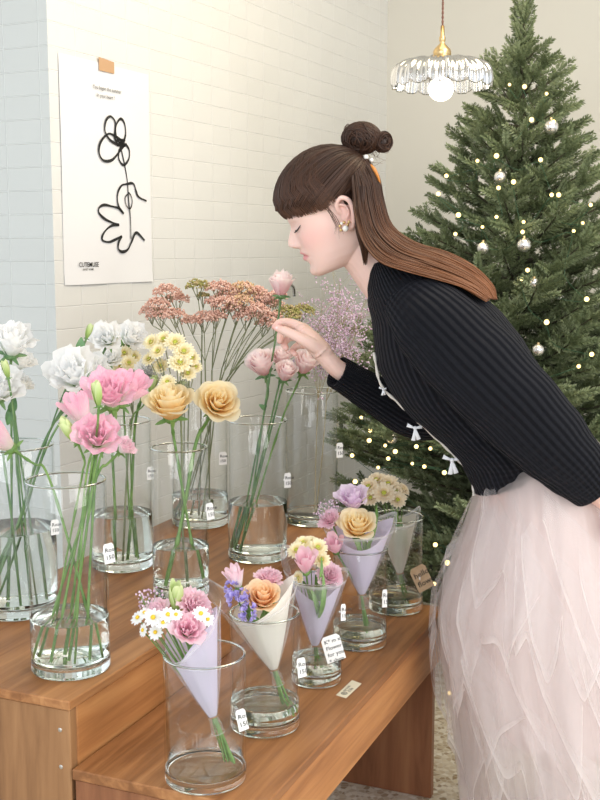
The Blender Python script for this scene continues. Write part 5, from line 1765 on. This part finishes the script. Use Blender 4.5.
def sleeve(mb, pts, rr_, uvn, flat=1.0, n=80, wr=.02, sub=9):
    p = catmull([PP(*q) for q in pts], sub)
    r = np.interp(np.linspace(0, 1, len(p)), np.linspace(0, 1, len(rr_)), rr_) * KH
    T, N_, B = frames(p, [0, 1, 0])
    a = np.linspace(0, 2 * math.pi, n + 1)
    i = np.arange(len(p))[:, None]
    w_ = 1 + wr * (np.sin(i * .8 + 2 * a[None]) * .6 + np.sin(i * .37 + 3 * a[None] + 2) * .6)
    rr2 = r[:, None] * w_
    V = p[:, None] + rr2[..., None] * (np.cos(a)[None, :, None] * N_[:, None] * flat + np.sin(a)[None, :, None] * B[:, None])
    UV = np.zeros(V.shape[:2] + (2,)); UV[..., 0] = a / (2 * math.pi) * uvn; UV[..., 1] = np.linspace(0, 1, len(p))[:, None]
    mb.add(V.reshape(-1, 3), grid_faces(len(p), n + 1)[:, ::-1], UV)
    # close the shoulder end, turn the cuff inwards
    V0 = np.vstack([V[0], (V[0].mean(0) + (p[0] - p[1]) * 1.2)[None]]); mb.add(V0, np.array([[j + 1, j, n + 1] for j in range(n)]), np.vstack([UV[0], [[0, 0]]]))
    Vi = p[-1] + (V[-1] - p[-1]) * .86
    Vj = p[-4] + (V[-1] - p[-1]) * .80
    mb.add(np.concatenate([V[-1], Vi, Vj]), grid_faces(3, n + 1)[:, ::-1], np.concatenate([UV[-1]] * 3))


sleeve(ms, [(408, 300, -.10), (432, 322, -.155), (472, 362, -.185), (512, 402, -.195), (548, 440, -.19), (576, 468, -.18), (594, 488, -.17)], [28, 40, 44, 42, 38, 31, 24], 34, .85)
part('sleeve', ms, M['knit'], jk)
ms = MB()
sleeve(ms, [(410, 322, .13), (430, 370, .175), (432, 408, .18), (410, 413, .17), (374, 394, .14), (337, 372, .095)], [36, 34, 32, 27, 21, 17.5], 30, .85)
part('sleeve', ms, M['knit'], jk)
# trim and bows down the front opening
M['trim'] = simple('cream_lace_trim', (.72, .68, .62), .9, bump=(300, .5))
M['ribbon'] = simple('white_ribbon', (.82, .83, .86), .6)
front = catmull(np.array([(374, 352), (381, 384), (399, 403), (430, 432), (456, 457), (471, 476), (474, 495)], float), 6)
m_ = MB(); tp_ = np.array([PP(x - .2, y + .4, -.012) for x, y in front])
ln = np.arange(len(tp_)); tube(m_, tp_, .0028 + .0010 * np.sin(ln * 2.1), 6); part('front_trim', m_, M['trim'], jk)
m_ = MB(); hem = [PP(474, 495, 0)]
A_, B_ = PP(474, 495), PP(586, 456)
for a in np.linspace(.15, 1.4, 18):
    pass
for (bx, by, s) in ((383, 389, .5), (415, 428, 1.0), (452, 460, 1.15)):
    m_ = MB(); cen = PP(bx, by, -.022); k = KH * s
    X = np.array([1, 0, 0]); Z = np.array([0, 0, 1.0])
    for (e, wd) in (((-8, 3), 2.0), ((7, 1.5), 2.0), ((-1.5, -13), 2.2), ((4, -12), 2.2)):
        E = cen + (X * e[0] + Z * e[1]) * k
        dv = E - cen; sd = np.cross(dv, [0, 1.0, 0]); sd /= np.linalg.norm(sd)
        V = []
        for t in np.linspace(0, 1, 6):
            c_ = cen + dv * t + np.array([0, -.004 * math.sin(t * 3.1), 0]) ; w_ = wd * k * (.35 + .65 * t)
            V += [c_ - sd * w_ + np.array([0, .0012, 0]), c_ - np.array([0, .0012, 0]), c_ + sd * w_ + np.array([0, .0012, 0])]
        V = np.array(V); m_.add(V, grid_faces(6, 3)); m_.add(V + np.array([0, .0009, 0]), grid_faces(6, 3)[:, ::-1])
    sphere(m_, cen + np.array([0, -.002, 0]), 2.2 * k, 8, 6)
    part('bow', m_, M['ribbon'], jk)
m_ = MB(); sphere(m_, PP(534.5, 366, -.07), .0035, 10, 7); part('button', m_, M['pearl'], jk)

# ------------------------------------------------------------------ tulle skirt
M['tulle'] = sheet('pink_tulle', (.88, .81, .79), .4, trans=.5, uvopac=[(0, .30), (.93, .30), (.97, .5), (1, .6)])
M['tulle2'] = sheet('pale_tulle', (.90, .86, .855), .4, trans=.5, uvopac=[(0, .22), (.90, .27), (.97, .46), (1, .6)])
sk = root('skirt', (0, 0, 0)); C.objects.unlink(sk); bpy.data.objects.remove(sk)
kS = KH * 1.0
ZP = lambda py: PP(545, py)[2]
zs_ = [ZP(436), ZP(470), ZP(500), ZP(560), ZP(600), ZP(650), ZP(720), ZP(800), ZP(860)]
lx = [486, 478, 474, 453, 438, 438, 452, 462, 464]
rx = [598, 606, 620, 640, 655, 662, 668, 672, 675]
XS = lambda px: P(px, 600, YP)[0]
lxw = [P(a, b, YP)[0] for a, b in zip(lx, [436, 470, 500, 560, 600, 650, 720, 800, 860])]
rxw = [P(a, b, YP)[0] for a, b in zip(rx, [436, 470, 500, 560, 600, 650, 720, 800, 860])]


def sk_pt(a, z, scale=1.0, dr=0.0):
    l = np.interp(z, zs_[::-1], lxw[::-1]); r = np.interp(z, zs_[::-1], rxw[::-1])
    cx = (l + r) / 2; rxx = (r - l) / 2 * scale + dr; ry = np.interp(z, zs_[::-1], [.25, .25, .25, .24, .235, .225, .20, .18, .165]) * scale + dr
    return np.stack([cx + rxx * np.cos(a), YP + ry * np.sin(a), z * np.ones_like(a)], -1)


def skirt_layer(mb, ztop, zbot, scale, folds, amp, seed, n=260, m=26, a0=0, a1=2 * math.pi, hem=None):
    rs = np.random.default_rng(seed)
    a = np.linspace(a0, a1, n)
    ph = rs.uniform(0, 6, 4)
    V = []; UV = []
    for v in np.linspace(0, 1, m):
        zb = zbot + (hem(a) if hem is not None else 0)
        z = ztop + (zb - ztop) * v
        fold = amp * (.15 + .85 * v) * (np.sin(a * folds + ph[0] + .6 * np.sin(a * 5 + ph[1])) * .6 + np.sin(a * folds * 1.7 + ph[2]) * .3 + .3 * np.sin(a * folds * .5 + ph[3] + v * 2))
        V.append(sk_pt(a, z, scale, fold)); UV.append(np.stack([a, np.full(n, v)], -1))
    mb.add(np.array(V).reshape(-1, 3), grid_faces(m, n), np.array(UV).reshape(-1, 2))


skr = None
ml = MB(); skirt_layer(ml, ZP(438), ZP(716), .80, 16, .012, 1)
rim_ = sk_pt(np.linspace(0, 2 * math.pi, 60), np.full(60, ZP(440)), .84); cen_ = rim_.mean(0); ml.add(np.vstack([rim_, cen_[None]]), np.array([[i, i + 1, 60] for i in range(59)])); skr = part('skirt', ml, M['lining'], person)
mt = MB()
skirt_layer(mt, ZP(440), .13, .86, 24, .020, 2)
skirt_layer(mt, ZP(440), .10, .92, 30, .018, 3)
skirt_layer(mt, ZP(440), .12, .97, 22, .016, 4)
part('tulle_layer', mt, M['tulle'], skr)


def flounce(mb, a0, z0, a1, z1, drops, seed, out=0.012, n=90, m=18):
    """a strip of tulle sewn along a slanting line, falling in pointed folds"""
    rs = np.random.default_rng(seed)
    s = np.linspace(0, 1, n)
    a = a0 + (a1 - a0) * s; z = z0 + (z1 - z0) * s
    dr_ = np.interp(s, np.linspace(0, 1, len(drops)), drops); kk_ = np.hanning(7); kk_ /= kk_.sum(); dr_ = np.convolve(np.pad(dr_, 3, mode='edge'), kk_, 'valid')
    ph = rs.uniform(0, 6, 3)
    V = []; UV = []
    for v in np.linspace(0, 1, m):
        zz = z - dr_ * v
        fold = out * (.25 + v * .9) + .010 * v ** .7 * np.sin(s * 17 + ph[0] + v) + .004 * v * np.sin(s * 37 + ph[1])
        aa = a + .06 * v * np.sin(s * 9 + ph[2])
        V.append(sk_pt(aa, np.maximum(zz, .03), 1.0, fold)); UV.append(np.stack([s, np.full(n, v)], -1))
    mb.add(np.array(V).reshape(-1, 3), grid_faces(m, n), np.array(UV).reshape(-1, 2))


PI = math.pi
fl = [  # angles: pi = left edge, 1.5 pi = nearest to the camera, 2 pi = right
    (1.08, 465, 1.50, 600, [.04, .16, .34, .20, .14, .30, .36, .12]), (1.28, 480, 1.62, 640, [.04, .24, .14, .26, .38, .16, .05]), (1.42, 470, 1.80, 570, [.05, .18, .36, .26, .12, .30, .05]),
    (1.02, 530, 1.34, 650, [.03, .16, .28, .14, .30, .14, .05]), (1.20, 610, 1.55, 720, [.05, .24, .16, .32, .18, .34, .06]), (1.50, 590, 1.75, 660, [.04, .14, .30, .16, .24, .08]),
    (1.62, 470, 1.95, 600, [.04, .30, .20, .16, .34, .12, .04]), (.92, 600, 1.20, 700, [.03, .16, .26, .14, .28, .05]), (1.34, 680, 1.62, 740, [.04, .18, .30, .14, .30, .05]),
    (1.15, 470, 1.40, 540, [.02, .22, .08, .26, .05]), (1.35, 500, 1.58, 560, [.02, .28, .10, .24, .04]), (1.52, 520, 1.74, 600, [.02, .10, .30, .08, .26, .03]), (1.06, 600, 1.28, 660, [.02, .22, .08, .28, .04]), (1.26, 690, 1.48, 740, [.02, .22, .10, .26, .04]), (1.48, 700, 1.70, 750, [.02, .26, .08, .24, .04])]
mf = MB()
for i, (a0, y0, a1, y1, dr_) in enumerate(fl):
    flounce(mf, a0 * PI, ZP(y0), a1 * PI, ZP(y1), dr_, i, .008 + .004 * (i % 3))
# the far side too
for i in range(7):
    a0 = .05 + i * .12; flounce(mf, a0 * PI, ZP(470 + 40 * (i % 3)), (a0 + .25) * PI, ZP(600 + 30 * (i % 2)), [.04, .2, .1, .28, .12, .3, .05], 50 + i)
part('flounces', mf, M['tulle2'], skr)
